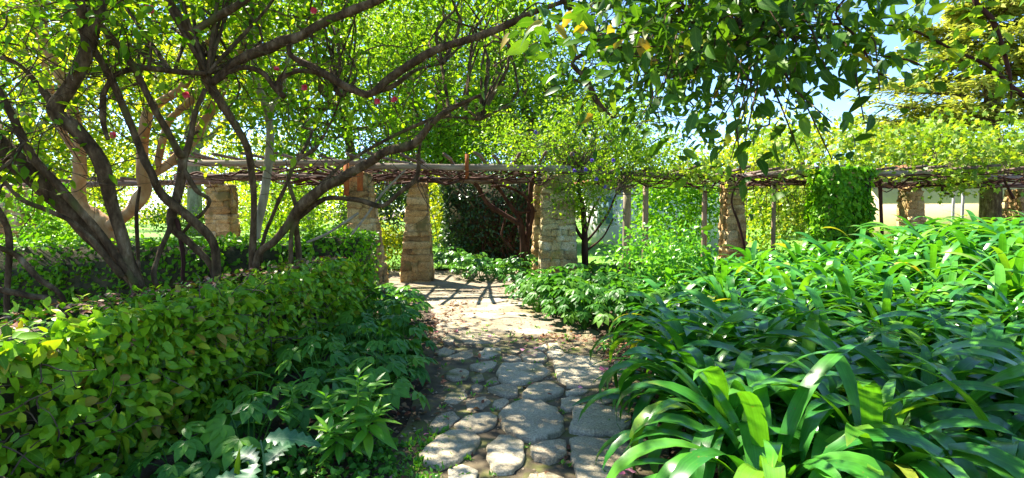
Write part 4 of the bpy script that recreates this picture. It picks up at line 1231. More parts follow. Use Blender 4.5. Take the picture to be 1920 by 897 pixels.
n = 260
wc = np.column_stack([rng.uniform(-62, 45, n), rng.uniform(52, 62, n), np.zeros(n)])
wc[:, 2] = rng.uniform(0.5, 1, n) ** 0.7 * (7.5 + 2.0 * np.sin(wc[:, 0] * 0.35) + 1.2 * np.sin(wc[:, 0] * 0.9)) * rng.uniform(0.15, 1, n)
Pn, D, N = cluster_leaves(wc, 110, 1.3, 0.8, 0.7, 0.6)
o = bpy.data.objects.new("distant_wood", leaves_mesh("distant_wood", Pn, D, N, rng.uniform(0.35, 0.6, len(Pn)), FAR, M['lime'])); COL.objects.link(o)
tag(o, "far-off mass of light green trees closing the garden", "wood", kind="stuff")
SH = "shrubs beyond the pergola"
far_tree("shrub", "bright shrub at the lawn edge behind the orange-barked trunk", 110, 428, 20, (2.2, 0.9, 0.7), 'mid', 36, 100, 0.11, trunk=False, group=SH, cat="shrub", spread=0.3)
far_tree("shrub", "leafy shrub below the beam between squat and orange pillars", 575, 400, 15.0, (1.7, 0.8, 1.3), 'mid', 44, 110, 0.10, trunk=False, group=SH, cat="shrub", spread=0.3)
far_tree("shrub", "dark shrub with small leaves seen between the orange and tapered pillars", 725, 395, 15.2, (0.9, 0.8, 1.5), 'dark', 36, 110, 0.10, trunk=False, group=SH, cat="shrub", spread=0.28)
far_tree("shrub", "low yellow-green shrub behind the tapered pillar's foot", 728, 465, 13.6, (0.45, 0.4, 0.5), 'lime', 16, 90, 0.08, trunk=False, group=SH, cat="shrub", spread=0.18)
far_tree("shrub", "dark leafy shrub behind two thin wooden posts", 1275, 400, 15.2, (1.25, 0.8, 1.25), 'ivy', 46, 120, 0.11, trunk=False, group=SH, cat="shrub", spread=0.28)
far_tree("shrub", "yellow-green shrub between the sunlit-sided pillar and the ivy", 1455, 405, 15.5, (0.85, 0.7, 1.0), 'grape', 26, 110, 0.12, trunk=False, group=SH, cat="shrub", spread=0.3)
far_tree("shrub", "sprawling lawn-side shrub left of the squat pillar", 345, 412, 24.0, (1.6, 0.8, 0.7), 'mid', 20, 100, 0.11, trunk=False, group=SH, cat="shrub", spread=0.25)
far_tree("shrub", "lit shrub tuft at the dark hedge's sunny end", 812, 400, 17.5, (0.5, 0.5, 1.1), 'lime', 16, 100, 0.10, trunk=False, group=SH, cat="shrub", spread=0.2)
far_tree("shrub", "yellow-green leafy bush between ground cover and strap-leaved bed", 1245, 490, 9.0, (0.75, 0.6, 0.55), 'rosette', 34, 60, 0.09, trunk=False, group=SH, cat="shrub", spread=0.17)
far_tree("shrub", "ivy-dark shrub below the pergola behind the leaning trunk", 85, 425, 12.0, (0.55, 0.5, 0.9), 'ivy', 24, 100, 0.09, trunk=False, group=SH, cat="shrub", spread=0.2)

# golden conifer
c = P(1850, 190, 17.5)
root = empty("golden_conifer", "golden conifer with layered feathery boughs behind the grapevine", "conifer", (c[0], 17.5, 0))
limb_w(root, [(c[0] + .3, 17.5, 0), (c[0] + .2, 17.5, 4), (c[0], 17.5, 9.4)], [0.3, 0.22, 0.05], M['bark'], "trunk", 10)
Pn, D, N = [], [], []
bb = MB()
for k in range(95):
    z = random.uniform(2.4, 9.0)
    R = 3.9 * (1 - max(0, z - 4.2) / 5.6) * random.uniform(0.6, 1.1)
    a = random.uniform(0, 2 * math.pi)
    d = np.array([math.cos(a), math.sin(a), 0.0])
    s = np.array([c[0], 17.5, z]); e = s + d * R + np.array([0, 0, 0.12 * R])
    bb.tube([s, (s + e) / 2 + np.array([0, 0, -0.1]), e], [0.05, 0.03, 0.01], 5, 2, cap=False)
    m = 340
    tt = rng.uniform(0.15, 1.03, m)
    sd = np.cross(d, [0, 0, 1.0])
    lat = rng.normal(0, 0.30, m) * R * (1.05 - tt)  * 1.1 + rng.normal(0, 0.10, m)
    p = s + (e - s) * tt[:, None] + sd * lat[:, None] + np.array([0, 0, 1.0]) * (rng.normal(0, 0.07, m) - 0.1 * np.abs(lat))[:, None]
    Pn.append(p)
    D.append(d * 0.7 + sd * np.sign(lat)[:, None] * 0.6 + rng.normal(0, 0.3, (m, 3)))
    N.append(rng.normal(0, 0.4, (m, 3)) + np.array([0, 0, 1.0]))
part("branch", bb.mesh("branch", M['bark']), root, "stuff")
Pn, D, N = map(np.concatenate, (Pn, D, N))
foliage(root, Pn, D, N, rng.uniform(0.16, 0.34, len(Pn)), leaf_shape(1, 0.32, 0.8, 0.3, 0.2), M['gold'], 0, "needles")

# big clipped dark hedge behind the bare vine
root = empty("clipped_hedge", "tall dark clipped hedge behind the twisted bare vine", "hedge", (-0.4, 16.5, 0))
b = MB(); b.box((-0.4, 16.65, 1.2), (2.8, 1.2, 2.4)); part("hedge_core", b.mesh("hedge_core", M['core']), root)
n = 5200
fs = [fig_surface(n, (-1.95, 15.8, 0), (1, 0, 0), (0, 0, 1), (0, -1, 0), 3.2, 2.7, 0.12, (0.07, 0.12)), fig_surface(2600, (-1.95, 15.8, 0), (0, 1, 0), (0, 0, 1), (-1, 0, 0), 1.6, 2.7, 0.12, (0.07, 0.12)),
      fig_surface(1500, (-1.95, 15.8, 2.65), (1, 0, 0), (0, 1, 0), (0, 0, 1), 3.2, 1.6, 0.12, (0.07, 0.12))]
Pn, D, N, S = (np.concatenate(q) for q in zip(*fs))
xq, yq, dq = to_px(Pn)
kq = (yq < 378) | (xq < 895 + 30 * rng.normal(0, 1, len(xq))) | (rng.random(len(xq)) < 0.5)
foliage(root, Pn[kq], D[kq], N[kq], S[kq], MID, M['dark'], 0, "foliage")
b = MB()
for i in range(90):
    x0 = random.uniform(-1.2, 1.15); z0 = random.uniform(0, 1.4)
    pts = [np.array([x0, 15.86, z0])]
    for k in range(5):
        pts.append(pts[-1] + np.array([rng.normal(0, .12), rng.normal(0, .03), random.uniform(.1, .3)]))
    b.tube(pts, np.linspace(0.022, 0.008, 6), 5, 2, cap=False)
part("stem", b.mesh("stem", M['bark_red']), root, "stuff")

# ------------------------------------------------------------------ buildings and posts
def wall_building(name, label, a, bq, h, th, mat, parts):
    a, bq = np.array(a, float), np.array(bq, float)
    t = bq - a; L = np.linalg.norm(t); t /= L
    nor = np.array([t[1], -t[0]])
    if nor @ (a - np.array([0, 0])) > 0:
        nor = -nor
    root = empty(name, label, "building", (a[0], a[1], 0))
    t3 = np.array([t[0], t[1], 0]); n3 = np.array([nor[0], nor[1], 0])
    rot = np.column_stack([t3, -n3, [0, 0, 1.0]])
    mid = np.array([*(a + bq) / 2, 0])
    b = MB(); b.box(mid - n3 * th / 2 + np.array([0, 0, h / 2]), (L, th, h), rot); part("wall", b.mesh("wall", mat), root)
    b = MB(); b.box(mid - n3 * th / 2 + np.array([0, 0, h + 0.12]), (L + 0.5, th + 0.7, 0.22), rot); part("roof", b.mesh("roof", M['roof']), root)
    for nm, u, z, w, hh, pm in parts:
        cpos = np.array([a[0], a[1], 0]) + t3 * u + np.array([0, 0, z])
        b = MB(); b.box(cpos + n3 * 0.02, (w + 0.16, 0.06, hh + 0.16), rot); fr = part(nm, b.mesh(nm, M['whitewall']), root)
        b = MB(); b.box(cpos + n3 * 0.05, (w, 0.03, hh), rot)
        o = bpy.data.objects.new("pane", b.mesh("pane", pm)); COL.objects.link(o); o.parent = fr
    return root


wall_building("house", "sand-coloured rendered building behind the end pillars", (16.6, 26.5), (22.5, 16.5), 3.3, 5.0, M['render'], [])
wall_building("outbuilding", "pale low outbuilding with a blue-green window beyond the bare stems", (3.4, 27.0), (5.9, 20.5), 2.7, 3.0, M['whitewall'],
              [("window", 2.2, 1.55, 1.3, 1.2, M['glass']), ("window", 5.4, 1.55, 1.3, 1.2, M['glass'])])


def post(label, px, ptop, Y, wpx, mat, name="wooden_post", lean=0.0):
    top = P(px, ptop, Y)
    r = wpx * Y / F_PX / 2
    root = empty(name, label, "post", (top[0] + lean, Y, 0))
    b = MB(); b.tube([(top[0] + lean, Y, -0.1), (top[0] + lean * 0.5, Y, top[2] * 0.5), tuple(top)], [r * 1.05, r, r * 0.95], 8, 2, 0.03)
    part("shaft", b.mesh("shaft", mat, True), root)
    b = MB(); b.tube([(top[0], Y, top[2] - 0.02), (top[0], Y, top[2] + 0.05)], [r * 1.5, r * 1.4], 8, 1); part("cap", b.mesh("cap", mat), root)


post("thick grey post before the pale outbuilding", 1176, 352, 13.6, 17, M['bark_grey'])
post("slim brown post beside the dark leafy shrub", 1211, 340, 12.9, 12, M['post'])
post("slim post in front of the dark leafy shrub", 1322, 345, 13.2, 10, M['post'])
post("slim post standing between sunlit-sided pillar and ivy pillar", 1452, 345, 12.6, 8, M['post'])
post("left of two thin metal poles before the sand-coloured building", 1789, 345, 14.6, 5, M['metal'], "metal_pole")
post("right of two thin metal poles before the sand-coloured building", 1807, 345, 14.4, 5, M['metal'], "metal_pole")

# ------------------------------------------------------------------ climbers on the pergola
def along(b, x0, x1, Y, y0, y1, r, k=9, wob=6.0):
    pts = [P(x0 + (x1 - x0) * i / k, y0 + (y1 - y0) * i / k + rng.normal(0, wob), Y + rng.normal(0, 0.18)) for i in range(k + 1)]
    b.tube(pts, np.linspace(r, r * 0.5, k + 1), 5, 3, 0.08, cap=False)


vine = empty("bare_vine", "old leafless vine twisting up beside the mossy pillar and along the roof", "vine", (P(980, 480, 13.0)[0], 13.0, 0))
for pts in [[(980, 500, 13, 12), (978, 430, 13, 11), (968, 416, 13, 9), (937, 398, 13, 9), (913, 379, 13, 8), (893, 347, 12.9, 7), (870, 335, 12.8, 5)],
            [(978, 440, 13, 10), (976, 416, 13.1, 9), (959, 389, 13.1, 8), (942, 362, 13.1, 7), (923, 340, 13, 6)],
            [(990, 490, 13.1, 9), (992, 401, 13.1, 9), (995, 369, 13, 9), (997, 340, 13, 8), (1010, 322, 12.6, 6)],
            [(962, 470, 13.2, 4), (941, 445, 13.2, 4), (945, 420, 13.2, 4), (950, 395, 13.2, 3)],
            [(968, 400, 13, 5), (990, 398, 13, 4), (1006, 396, 13, 3)],
            [(984, 460, 13, 8), (1000, 400, 12.9, 6), (985, 370, 12.9, 5), (950, 350, 12.9, 5), (920, 350, 12.9, 4)]]:
    limb(vine, pts, M['bark_red'], "stem", 8, 0.08, pts[0][1] > 480)
b = MB()
for i in range(34):
    x0 = random.uniform(300, 850); x1 = x0 + random.uniform(150, 420)
    along(b, x0, min(x1, 1040), random.uniform(11.1, 13.6), random.uniform(314, 342), random.uniform(316, 342), random.uniform(0.012, 0.03))
for i in range(26):
    x0 = random.uniform(300, 980)
    y = random.uniform(318, 345)
    along(b, x0, x0 + random.uniform(-60, 60), random.uniform(11, 13), y, y + random.uniform(15, 50), 0.009, 4, 5)
part("roof_stem", b.mesh("roof_stem", M['bark_red']), vine, "stuff")

vine2 = empty("flowering_climber", "green climber with violet flowers cascading over the mossy pillar", "climber", (P(1097, 486, 11.9)[0], 12.0, 0))
limb(vine2, [(1096, 500, 12.0, 11), (1096, 430, 12.0, 12), (1093, 390, 12.0, 10), (1085, 350, 11.9, 8), (1090, 315, 11.8, 6)], M['bark_red'], "trunk", 9, 0.08, True)
for pts in [[(1094, 450, 12, 6), (1080, 428, 12, 5), (1074, 405, 12, 4)], [(1098, 455, 12, 5), (1120, 430, 12, 4), (1140, 400, 12, 4), (1155, 365, 12, 3)], [(1098, 440, 12, 5), (1110, 395, 12, 4), (1125, 370, 12, 3)], [(1100, 470, 12, 4), (1130, 445, 12, 3), (1150, 410, 12, 3)]]:
    limb(vine2, pts, M['bark_red'], "stem", 6)
cs = np.vstack([px_cloud(70, 1030, 1220, 190, 330, 11.2, 13.0), px_cloud(20, 1050, 1130, 330, 400, 11.0, 12.2), px_cloud(26, 900, 1060, 230, 310, 11.0, 13.0), px_cloud(16, 1180, 1290, 270, 330, 11.6, 13.0)])
twigs_to(vine2, cs, M['twig'], 0.008, 0.003)
Pn, D, N = cluster_leaves(cs, 75, 0.20, 0.9)
foliage(vine2, Pn, D, N, rng.uniform(0.05, 0.09, len(Pn)), FAR, M['mid'], 0, "foliage")
flowers(vine2, [(1073, 290, 10.9), (1098, 318, 10.9), (1118, 335, 10.9), (1133, 350, 10.9), (1004, 248, 10.9), (1150, 300, 10.9), (1078, 320, 10.9), (1110, 300, 10.9)], M['blue_petal'], 0.05)

vine3 = empty("grapevine", "grapevine with fresh yellow-green leaves over the timber roof", "vine", (P(1640, 480, 12.6)[0], 12.6, 0))
limb(vine3, [(1655, 470, 12.8, 7), (1652, 400, 12.8, 6), (1650, 350, 12.7, 6), (1640, 325, 12.6, 5)], M['bark_red'], "trunk", 8, 0.08, True)
limb(vine3, [(1760, 320, 12.6, 5), (1762, 340, 12.4, 5), (1768, 360, 12.3, 4), (1780, 364, 12.3, 3)], M['bark_red'], "stem", 6)
limb(vine3, [(1900, 372, 12.6, 5), (1888, 350, 12.5, 5), (1880, 335, 12.5, 4)], M['bark_red'], "stem", 6)
limb(vine3, [(1400, 480, 12.4, 4), (1385, 420, 12.4, 4), (1372, 380, 12.4, 3), (1380, 345, 12.4, 3)], M['bark_red'], "stem", 6)
b = MB()
for i in range(44):
    x0 = random.uniform(1080, 1800); x1 = x0 + random.uniform(150, 420)
    yb = 340 if x0 < 1500 else 338
    along(b, x0, x1, random.uniform(11.9, 14.0), random.uniform(yb - 16, yb + 10), random.uniform(yb - 16, yb + 14), random.uniform(0.010, 0.026))
for i in range(16):
    x0 = random.uniform(1400, 1560)
    along(b, x0, x0 + random.uniform(-40, 60), random.uniform(12.4, 13.4), 345, random.uniform(400, 460), 0.01, 4, 5)
part("roof_stem", b.mesh("roof_stem", M['bark_red']), vine3, "stuff")
ALL_LIMBS[vine3.name].append(np.column_stack([np.array([P(x, 330, 12.8) for x in range(1260, 1960, 30)]), np.zeros(24)]))
lobe = leaf_shape(1, 0.62, 0.9, 0.12, 0.1)
GRAPE = combine([(lobe, Matrix.Rotation(a, 4, 'Z') @ Matrix.Scale(s, 4)) for a, s in ((0, 1), (0.9, 0.8), (-0.9, 0.8), (1.9, 0.6), (-1.9, 0.6))])
GRAPE = (GRAPE[0] + np.array([0, 0, 0]), GRAPE[1], GRAPE[2])
cs = np.vstack([px_cloud(78, 1260, 1960, 240, 318, 11.6, 14.4), px_cloud(30, 1640, 1960, 225, 300, 11.8, 14.5), px_cloud(9, 1775, 1825, 325, 355, 11.9, 12.6), px_cloud(8, 1420, 1530, 340, 420, 12.4, 13.4), px_cloud(5, 1300, 1350, 315, 340, 11.8, 12.6)])
twigs_to(vine3, cs, M['twig'], 0.008, 0.003)
Pn, D, N = cluster_leaves(cs, 42, 0.25, 0.6, 0.75, 0.4)
foliage(vine3, Pn, D, N, rng.uniform(0.06, 0.11, len(Pn)), GRAPE, M['grape'], 220, "foliage", "leaf")

# ------------------------------------------------------------------ strap-leaved lilies in the bed on the bank
def strap(a0, curl, width=0.080, n=12, twist=0.0):
    V, L, F = [], [], []
    x = z = 0.0
    ang = math.radians(a0)
    for i in range(n + 1):
        t = i / n
        w = width * (0.62 + 0.5 * math.sin(min(t / 0.65, 1) * math.pi / 2)) * (1 if t < 0.66 else max(0.0, math.cos((t - 0.66) / 0.34 * math.pi / 2)) ** 0.72) * 0.5
        keel = 0.30 * (1 - 0.6 * t)
        nx, nz = -math.sin(ang), math.cos(ang)
        s = math.sin(twist * t)
        V += [(x + nx * w * (keel + s), w, z + nz * w * (keel + s)), (x, 0, z), (x + nx * w * (keel - s), -w, z + nz * w * (keel - s))]
        L += [(t, 1), (t, 0), (t, -1)]
        x += math.cos(ang) / n
        z += math.sin(ang) / n
        ang -= math.radians(curl) * (0.35 + 1.5 * t) / n
    for i in range(n):
        a = i * 3
        F += [(a, a + 1, a + 4), (a, a + 4, a + 3), (a + 1, a + 2, a + 5), (a + 1, a + 5, a + 4)]
    return np.array(V, float), np.array(F), np.array(L, float)


ERECT = [strap(80, 85, 0.075), strap(76, 105, 0.078, twist=0.5), strap(72, 90, 0.072, twist=-0.5), strap(80, 130, 0.08)]
ARCH = [strap(66, 150), strap(62, 165, twist=0.35), strap(65, 125, twist=-0.3), strap(58, 170), strap(72, 200, twist=0.4), strap(54, 140), strap(76, 225, twist=-0.3), strap(78, 180, twist=0.5)]
LOW = [strap(44, 105), strap(38, 85, twist=0.3), strap(48, 130), strap(34, 70, twist=-0.3)]
POOL = {k: [template_mesh("leaf", t, M['lily']) for t in v] for k, v in (("e", ERECT), ("a", ARCH), ("l", LOW))}

spots = []
for iy, y in enumerate(np.arange(2.8, 10.2, 0.58)):
    xl = np.interp(y, [2.7, 3.3, 4.8, 6, 7.5, 9, 10.4], [1.34, 1.36, 1.48, 1.72, 2.2, 2.7, 3.1])
    xr = y * 0.93 + 0.45
    k = 0
    for x in np.arange(xl, xr, 0.66):
        spots.append((iy, k, x + random.uniform(-.13, .13) + (0.0 if k else 0.0), y + random.uniform(-.15, .15))); k += 1
ORD = ('first second third fourth fifth sixth seventh eighth ninth tenth eleventh twelfth thirteenth fourteenth fifteenth sixteenth seventeenth eighteenth nineteenth twentieth ' + ' '.join('twenty-' + q for q in 'first second third fourth fifth sixth'.split())).split()
n_cl = 0
for iy, k, x, y in spots:
    near_cl = y < 5.7
    n_cl += 1
    if k == 0 and iy < 8:
        lab = ["strap-leaved lily clump at the bed's front corner beside the path", "strap-leaved lily clump edging the flagstones, second along the path",
               "strap-leaved lily clump edging the flagstones, third along the path", "strap-leaved lily clump drooping over the right flagstone edge, fourth along",
               "strap-leaved lily clump leaning over red leaf litter, fifth along the path", "strap-leaved lily clump reaching toward the ground-cover mound, sixth along",
               "strap-leaved lily clump beside the yellow-green bush, seventh along", "sunlit strap-leaved lily clump just past the yellow-green bush"][iy]
    elif near_cl:
        lab = f"shaded strap-leaved lily clump, {ORD[k]} from the path in the {ORD[iy]} row from the front"
    elif x > 4.6:
        lab = f"sunlit strap-leaved lily clump high on the bank, {ORD[k]} from the path in the {ORD[iy]} row"
    else:
        lab = f"sunlit strap-leaved lily clump behind the shaded ones, {ORD[k]} from the path in the {ORD[iy]} row"
    z0 = float(gz(x, y))
    root = empty("strap_leaved_lily", lab, "lily", (x, y, z0), "strap-leaved lilies in the bed")
    m = random.randint(40, 52) if near_cl else random.randint(34, 42)
    az0 = random.random() * 6.28
    Pn, D, S, kk = [], [], [], []
    for i in range(m):
        az = az0 + i * 2.39996
        fr = i / m
        kk.append("e" if fr < 0.15 else "a" if fr < 0.74 else "l")
        r = 0.03 + 0.11 * fr
        Pn.append((x + r * math.cos(az), y + r * math.sin(az), z0 + 0.02))
        az += random.uniform(-.45, .45)
        D.append((math.cos(az), math.sin(az), random.uniform(-.1, .1)))
        S.append(random.uniform(0.62, 0.98) * (0.95 if fr < 0.26 else 1.0 if fr < 0.74 else 0.8) * (1.28 if y < 5.3 else 1.14))
    Pn, D, S, kk = np.array(Pn), np.array(D), np.array(S), np.array(kk)
    up = np.tile([0, 0, 1.0], (m, 1))
    if near_cl:
        for key in "eal":
            s = np.where(kk == key)[0]
            leaf_objects(root, "leaf", Pn[s], D[s], up[s], S[s], random.sample(POOL[key], len(POOL[key])), M['lily'])
    else:
        for key, pool in (("e", ERECT), ("a", ARCH), ("l", LOW)):
            s = np.where(kk == key)[0]
            h = len(s) // 2
            for q in (s[:h], s[h:]):
                part("foliage", leaves_mesh("foliage", Pn[q], D[q], up[q], S[q], random.choice(pool), M['lily']), root, "stuff")

# ------------------------------------------------------------------ palmate ground plants on both sides of the path
lf = leaf_shape(3, 0.52, 0.78, 0.2, 0.25)
PALM = [combine([(lf, Matrix.Rotation(a + j, 4, 'Z') @ Matrix.Rotation(0.12, 4, 'Y') @ Matrix.Scale(s, 4)) for a, s in ((0, 1), (0.72, .95), (-0.72, .95), (1.5, .78), (-1.5, .78))]) for j in (0.0, 0.12, -0.15)]
PALM_MESH = {}


def palmate_plant(label, x, y, h, n, leaf, mat, group, tilt=0.35, objects=True):
    z0 = float(gz(x, y))
    root = empty("palmate_plant", label, "plant", (x, y, z0), group)
    az = rng.uniform(0, 6.28) + np.arange(n) * 2.39996
    rr = np.sqrt((np.arange(n) + 0.4) / n)
    R = h * 0.72 * rr
    top = np.column_stack([x + R * np.cos(az), y + R * np.sin(az), z0 + h * (1.02 - 0.62 * rr ** 2) * rng.uniform(0.85, 1.1, n)])
    D = np.column_stack([np.cos(az), np.sin(az), -tilt * rr - 0.1]) + rng.normal(0, 0.18, (n, 3))
    N = np.column_stack([np.cos(az) * 0.4 * rr, np.sin(az) * 0.4 * rr, np.ones(n)]) + rng.normal(0, 0.22, (n, 3))
    S = rng.uniform(0.8, 1.2, n) * leaf
    b = MB()
    for i in range(n):
        base = np.array([x + rng.normal(0, .03), y + rng.normal(0, .03), z0])
        m = base * 0.45 + top[i] * 0.55 + np.array([0, 0, h * 0.12])
        b.tube([base, m, top[i]], [0.006, 0.005, 0.004], 4, 3, cap=False)
    part("stem", b.mesh("stem", M[mat]), root, "stuff")
    if mat not in PALM_MESH:
        PALM_MESH[mat] = [template_mesh("leaf", t, M[mat]) for t in PALM]
    if objects:
        leaf_objects(root, "leaf", top, D, N, S, PALM_MESH[mat], M[mat])
    else:
        part("foliage", leaves_mesh("foliage", top, D, N, S, PALM[0], M[mat]), root, "stuff")


G1 = "palmate plants between fig hedge and path"
i1 = 0
ORD1 = 'one two three four five six seven eight nine ten eleven twelve thirteen fourteen fifteen sixteen seventeen eighteen nineteen twenty twenty-one twenty-two twenty-three twenty-four'.split()
for x, y, h, n, leaf in sorted([(-1.95, 3.2, .30, 11, .13), (-2.05, 2.75, .26, 11, .12), (-1.62, 2.75, .24, 10, .12), (-1.8, 3.9, .40, 12, .14), (-1.62, 3.35, .42, 12, .16), (-1.32, 4.0, .45, 15, .16), (-1.05, 4.25, .48, 17, .16), (-1.5, 4.3, .52, 15, .17), (-1.75, 4.9, .55, 15, .17), (-1.2, 4.85, .56, 18, .16), (-0.98, 5.05, .40, 14, .15),
                         (-1.5, 5.4, .55, 15, .16), (-1.15, 5.65, .5, 16, .16), (-1.7, 6.0, .5, 13, .16), (-1.3, 6.3, .5, 15, .16), (-1.45, 6.95, .46, 14, .15), (-1.75, 7.4, .45, 13, .15), (-1.5, 7.8, .42, 13, .15), (-1.95, 8.3, .42, 13, .15), (-1.65, 8.7, .38, 12, .15), (-2.1, 9.2, .36, 12, .15)], key=lambda q: q[1]):
    palmate_plant(f"dark palmate plant beside the path, number {ORD1[i1]} of its strip counted from the front", x, y, h, n, leaf, 'hellebore', G1)
    i1 += 1
G2 = "palmate plants in the mound beside the path"
for ii, (x, y) in enumerate(sorted([(0.95, 7.3), (1.35, 7.05), (1.75, 7.2), (1.15, 7.7), (1.6, 7.75), (0.8, 8.0), (1.3, 8.3), (1.9, 8.0), (0.75, 8.7), (1.2, 9.0), (1.75, 8.7), (0.65, 9.5), (1.1, 9.8), (2.1, 8.9), (1.6, 9.6), (0.5, 9.0), (2.2, 7.6), (1.9, 6.7), (0.4, 8.5), (0.3, 9.3), (0.62, 8.15), (0.78, 7.55), (0.2, 9.9), (0.9, 8.4), (1.5, 7.4)], key=lambda q: q[1])):
    palmate_plant(f"palmate plant in the leafy mound before the mossy pillar, {ORD[ii]} from its front", x, y, random.uniform(.5, .66), 17, 0.16, 'ground_cover', G2)
G3 = "palmate plants under the bare vine"
for ii, (x, y) in enumerate(sorted([(-1.05, 12.6), (-0.7, 12.3), (-0.3, 12.4), (0.1, 12.5), (-0.85, 13.1), (-0.4, 13.0), (0.0, 13.1), (0.35, 12.9), (-1.35, 13.5), (-1.5, 14.2), (-1.9, 14.6)], key=lambda q: q[1])):
    palmate_plant(f"dark palmate plant in the row under the bare vine, {ORD[ii]} from its front", x, y, random.uniform(.45, .65), 15, 0.17, 'hellebore', G3)
G4 = "palmate plants behind the mossy pillar"
for ii, (x, y) in enumerate(sorted([(1.7, 11.2), (2.1, 11.5), (2.5, 11.3), (1.9, 12.0), (2.4, 12.2), (2.9, 11.8), (1.6, 10.6), (2.1, 10.7), (2.6, 10.6), (3.0, 10.9)], key=lambda q: q[1])):
    palmate_plant(f"blue-green palmate plant in the patch right of the mossy pillar, {ORD[ii]} from its front", x, y, random.uniform(.45, .62), 14, 0.16, 'ground_cover', G4)

# bright rosettes of lance leaves by the path
LANCE = [leaf_shape(4, 0.30, 0.85, 0.25, 0.25), leaf_shape(4, 0.34, 0.9, 0.2, 0.4), leaf_shape(4, 0.27, 0.8, 0.3, 0.1)]
LANCE_MESH = [template_mesh("leaf", t, M['rosette']) for t in LANCE]


def rosette(label, x, y, stems, leaf, nl=22, mat='rosette'):
    root = empty("rosette_plant", label, "plant", (x, y, 0))
    for sx, sy, h in stems:
        base = np.array([x, y, 0.0]); tip = np.array([x + sx, y + sy, h])
        b = MB(); b.tube([base, base * 0.4 + tip * 0.6 + np.array([0, 0, .03]), tip], [0.01, 0.008, 0.006], 6, 3)
        part("stem", b.mesh("stem", M['rosette']), root)
        i = np.arange(nl)
        az = i * 2.39996 + random.random() * 6
        t = i / nl
        Pn = base + (tip - base) * (0.55 + 0.45 * t)[:, None] + np.array([0, 0, 0.01])
        D = np.column_stack([np.cos(az), np.sin(az), -0.25 + 1.2 * t ** 1.5])
        N = np.column_stack([-np.cos(az) * (0.2 + t), -np.sin(az) * (0.2 + t), np.ones(nl)]) + rng.normal(0, 0.15, (nl, 3))
        leaf_objects(root, "leaf", Pn, D, N, leaf * (1.0 - 0.4 * t ** 2) * rng.uniform(.85, 1.15, nl), LANCE_MESH, M[mat])


rosette("bright green rosette plant of lance leaves, brightest beside the path", -0.98, 3.5, [(0.0, 0.0, 0.54), (0.14, -0.16, 0.36), (-0.22, 0.02, 0.40), (-0.12, -0.24, 0.28), (0.06, 0.16, 0.44)], 0.19, 24)
rosette("small bright rosette low against the fig hedge", -1.5, 3.75, [(0.0, 0.0, 0.40), (0.15, 0.1, 0.3)], 0.12, 16)
rosette("fresh rosette plant among dark leaves at the path edge", -1.0, 4.6, [(0.1, 0, 0.30), (-0.1, 0.1, 0.42)], 0.13, 16)
rosette("little rosette growing by the bed's red leaf litter", 1.02, 6.15, [(0, 0, .12), (.12, .05, .1)], 0.12, 10)


def lobed(k=13, width=0.5):
    v, f, l = leaf_shape(k, width, 0.75, 0.25, 0.35, wav=0.02)
    v = v.copy()
    for i in range(k):
        s = 1.0 if i % 2 == 0 else 0.55
        v[1 + 3 * i, 1] *= s; v[3 + 3 * i, 1] *= s
    return v, f, l


root = empty("marbled_thistle", "thistle with white-marbled lobed leaves at the foot of the fig hedge", "thistle", (-1.36, 2.95, 0))
tm = [template_mesh("leaf", lobed(), M['thistle'])]
az = np.array([0.15, 1.2, 2.6, 3.6, 4.6, 5.5])
Pn = np.column_stack([-1.36 + 0.03 * np.cos(az), 2.95 + 0.03 * np.sin(az), np.array([0.36, 0.2, 0.22, 0.16, 0.24, 0.14])])
D = np.column_stack([np.cos(az), np.sin(az), np.array([0.05, 0.5, 0.35, 0.3, -0.35, 0.1])])
leaf_objects(root, "leaf", Pn, D, np.column_stack([np.zeros(6), np.full(6, -0.45), np.ones(6)]), np.array([0.28, 0.25, 0.25, 0.22, 0.28, 0.24]), tm, M['thistle'])
b = MB(); b.tube([(-1.36, 2.97, -0.02), (-1.35, 2.98, 0.2), (-1.36, 2.96, 0.35)], [0.009, 0.007, 0.004], 7, 3); part("stem", b.mesh("stem", M['thistle']), root)
n = 420
wp = np.column_stack([rng.uniform(-2.1, -0.75, n), rng.uniform(2.5, 3.7, n), np.full(n, 0.0)])
wp = np.repeat(wp, 6, 0) + rng.normal(0, 0.03, (n * 6, 3)) * np.array([1, 1, 0]) + np.abs(rng.normal(0, 0.05, (n * 6, 1))) * np.array([0, 0, 1.0])
o = bpy.data.objects.new("ground_ivy", leaves_mesh("ground_ivy", wp, rand_dirs(len(wp), 0.2), rand_dirs(len(wp), 1.4), rng.uniform(0.03, 0.06, len(wp)), leaf_shape(2, 0.7, 0.8, 0.2, 0.15), M['hellebore'])); COL.objects.link(o)
tag(o, "low creeping green leaves covering the soil at the hedge's foot", "ground cover", kind="stuff")
root = empty("sword_leaf_plant", "single upright yellow-green sword leaf before the fig hedge", "plant", (-1.5, 2.9, 0))
sw = strap(88, 12, 0.11)
leaf_objects(root, "leaf", np.array([[-1.47, 2.9, 0.0], [-1.5, 2.95, 0.0]]), np.array([[0.3, 0.9, 0.0], [-0.4, 0.8, 0]]), np.array([[0, 0, 1.0]] * 2), np.array([0.32, 0.22]), [sw], M['spray'])

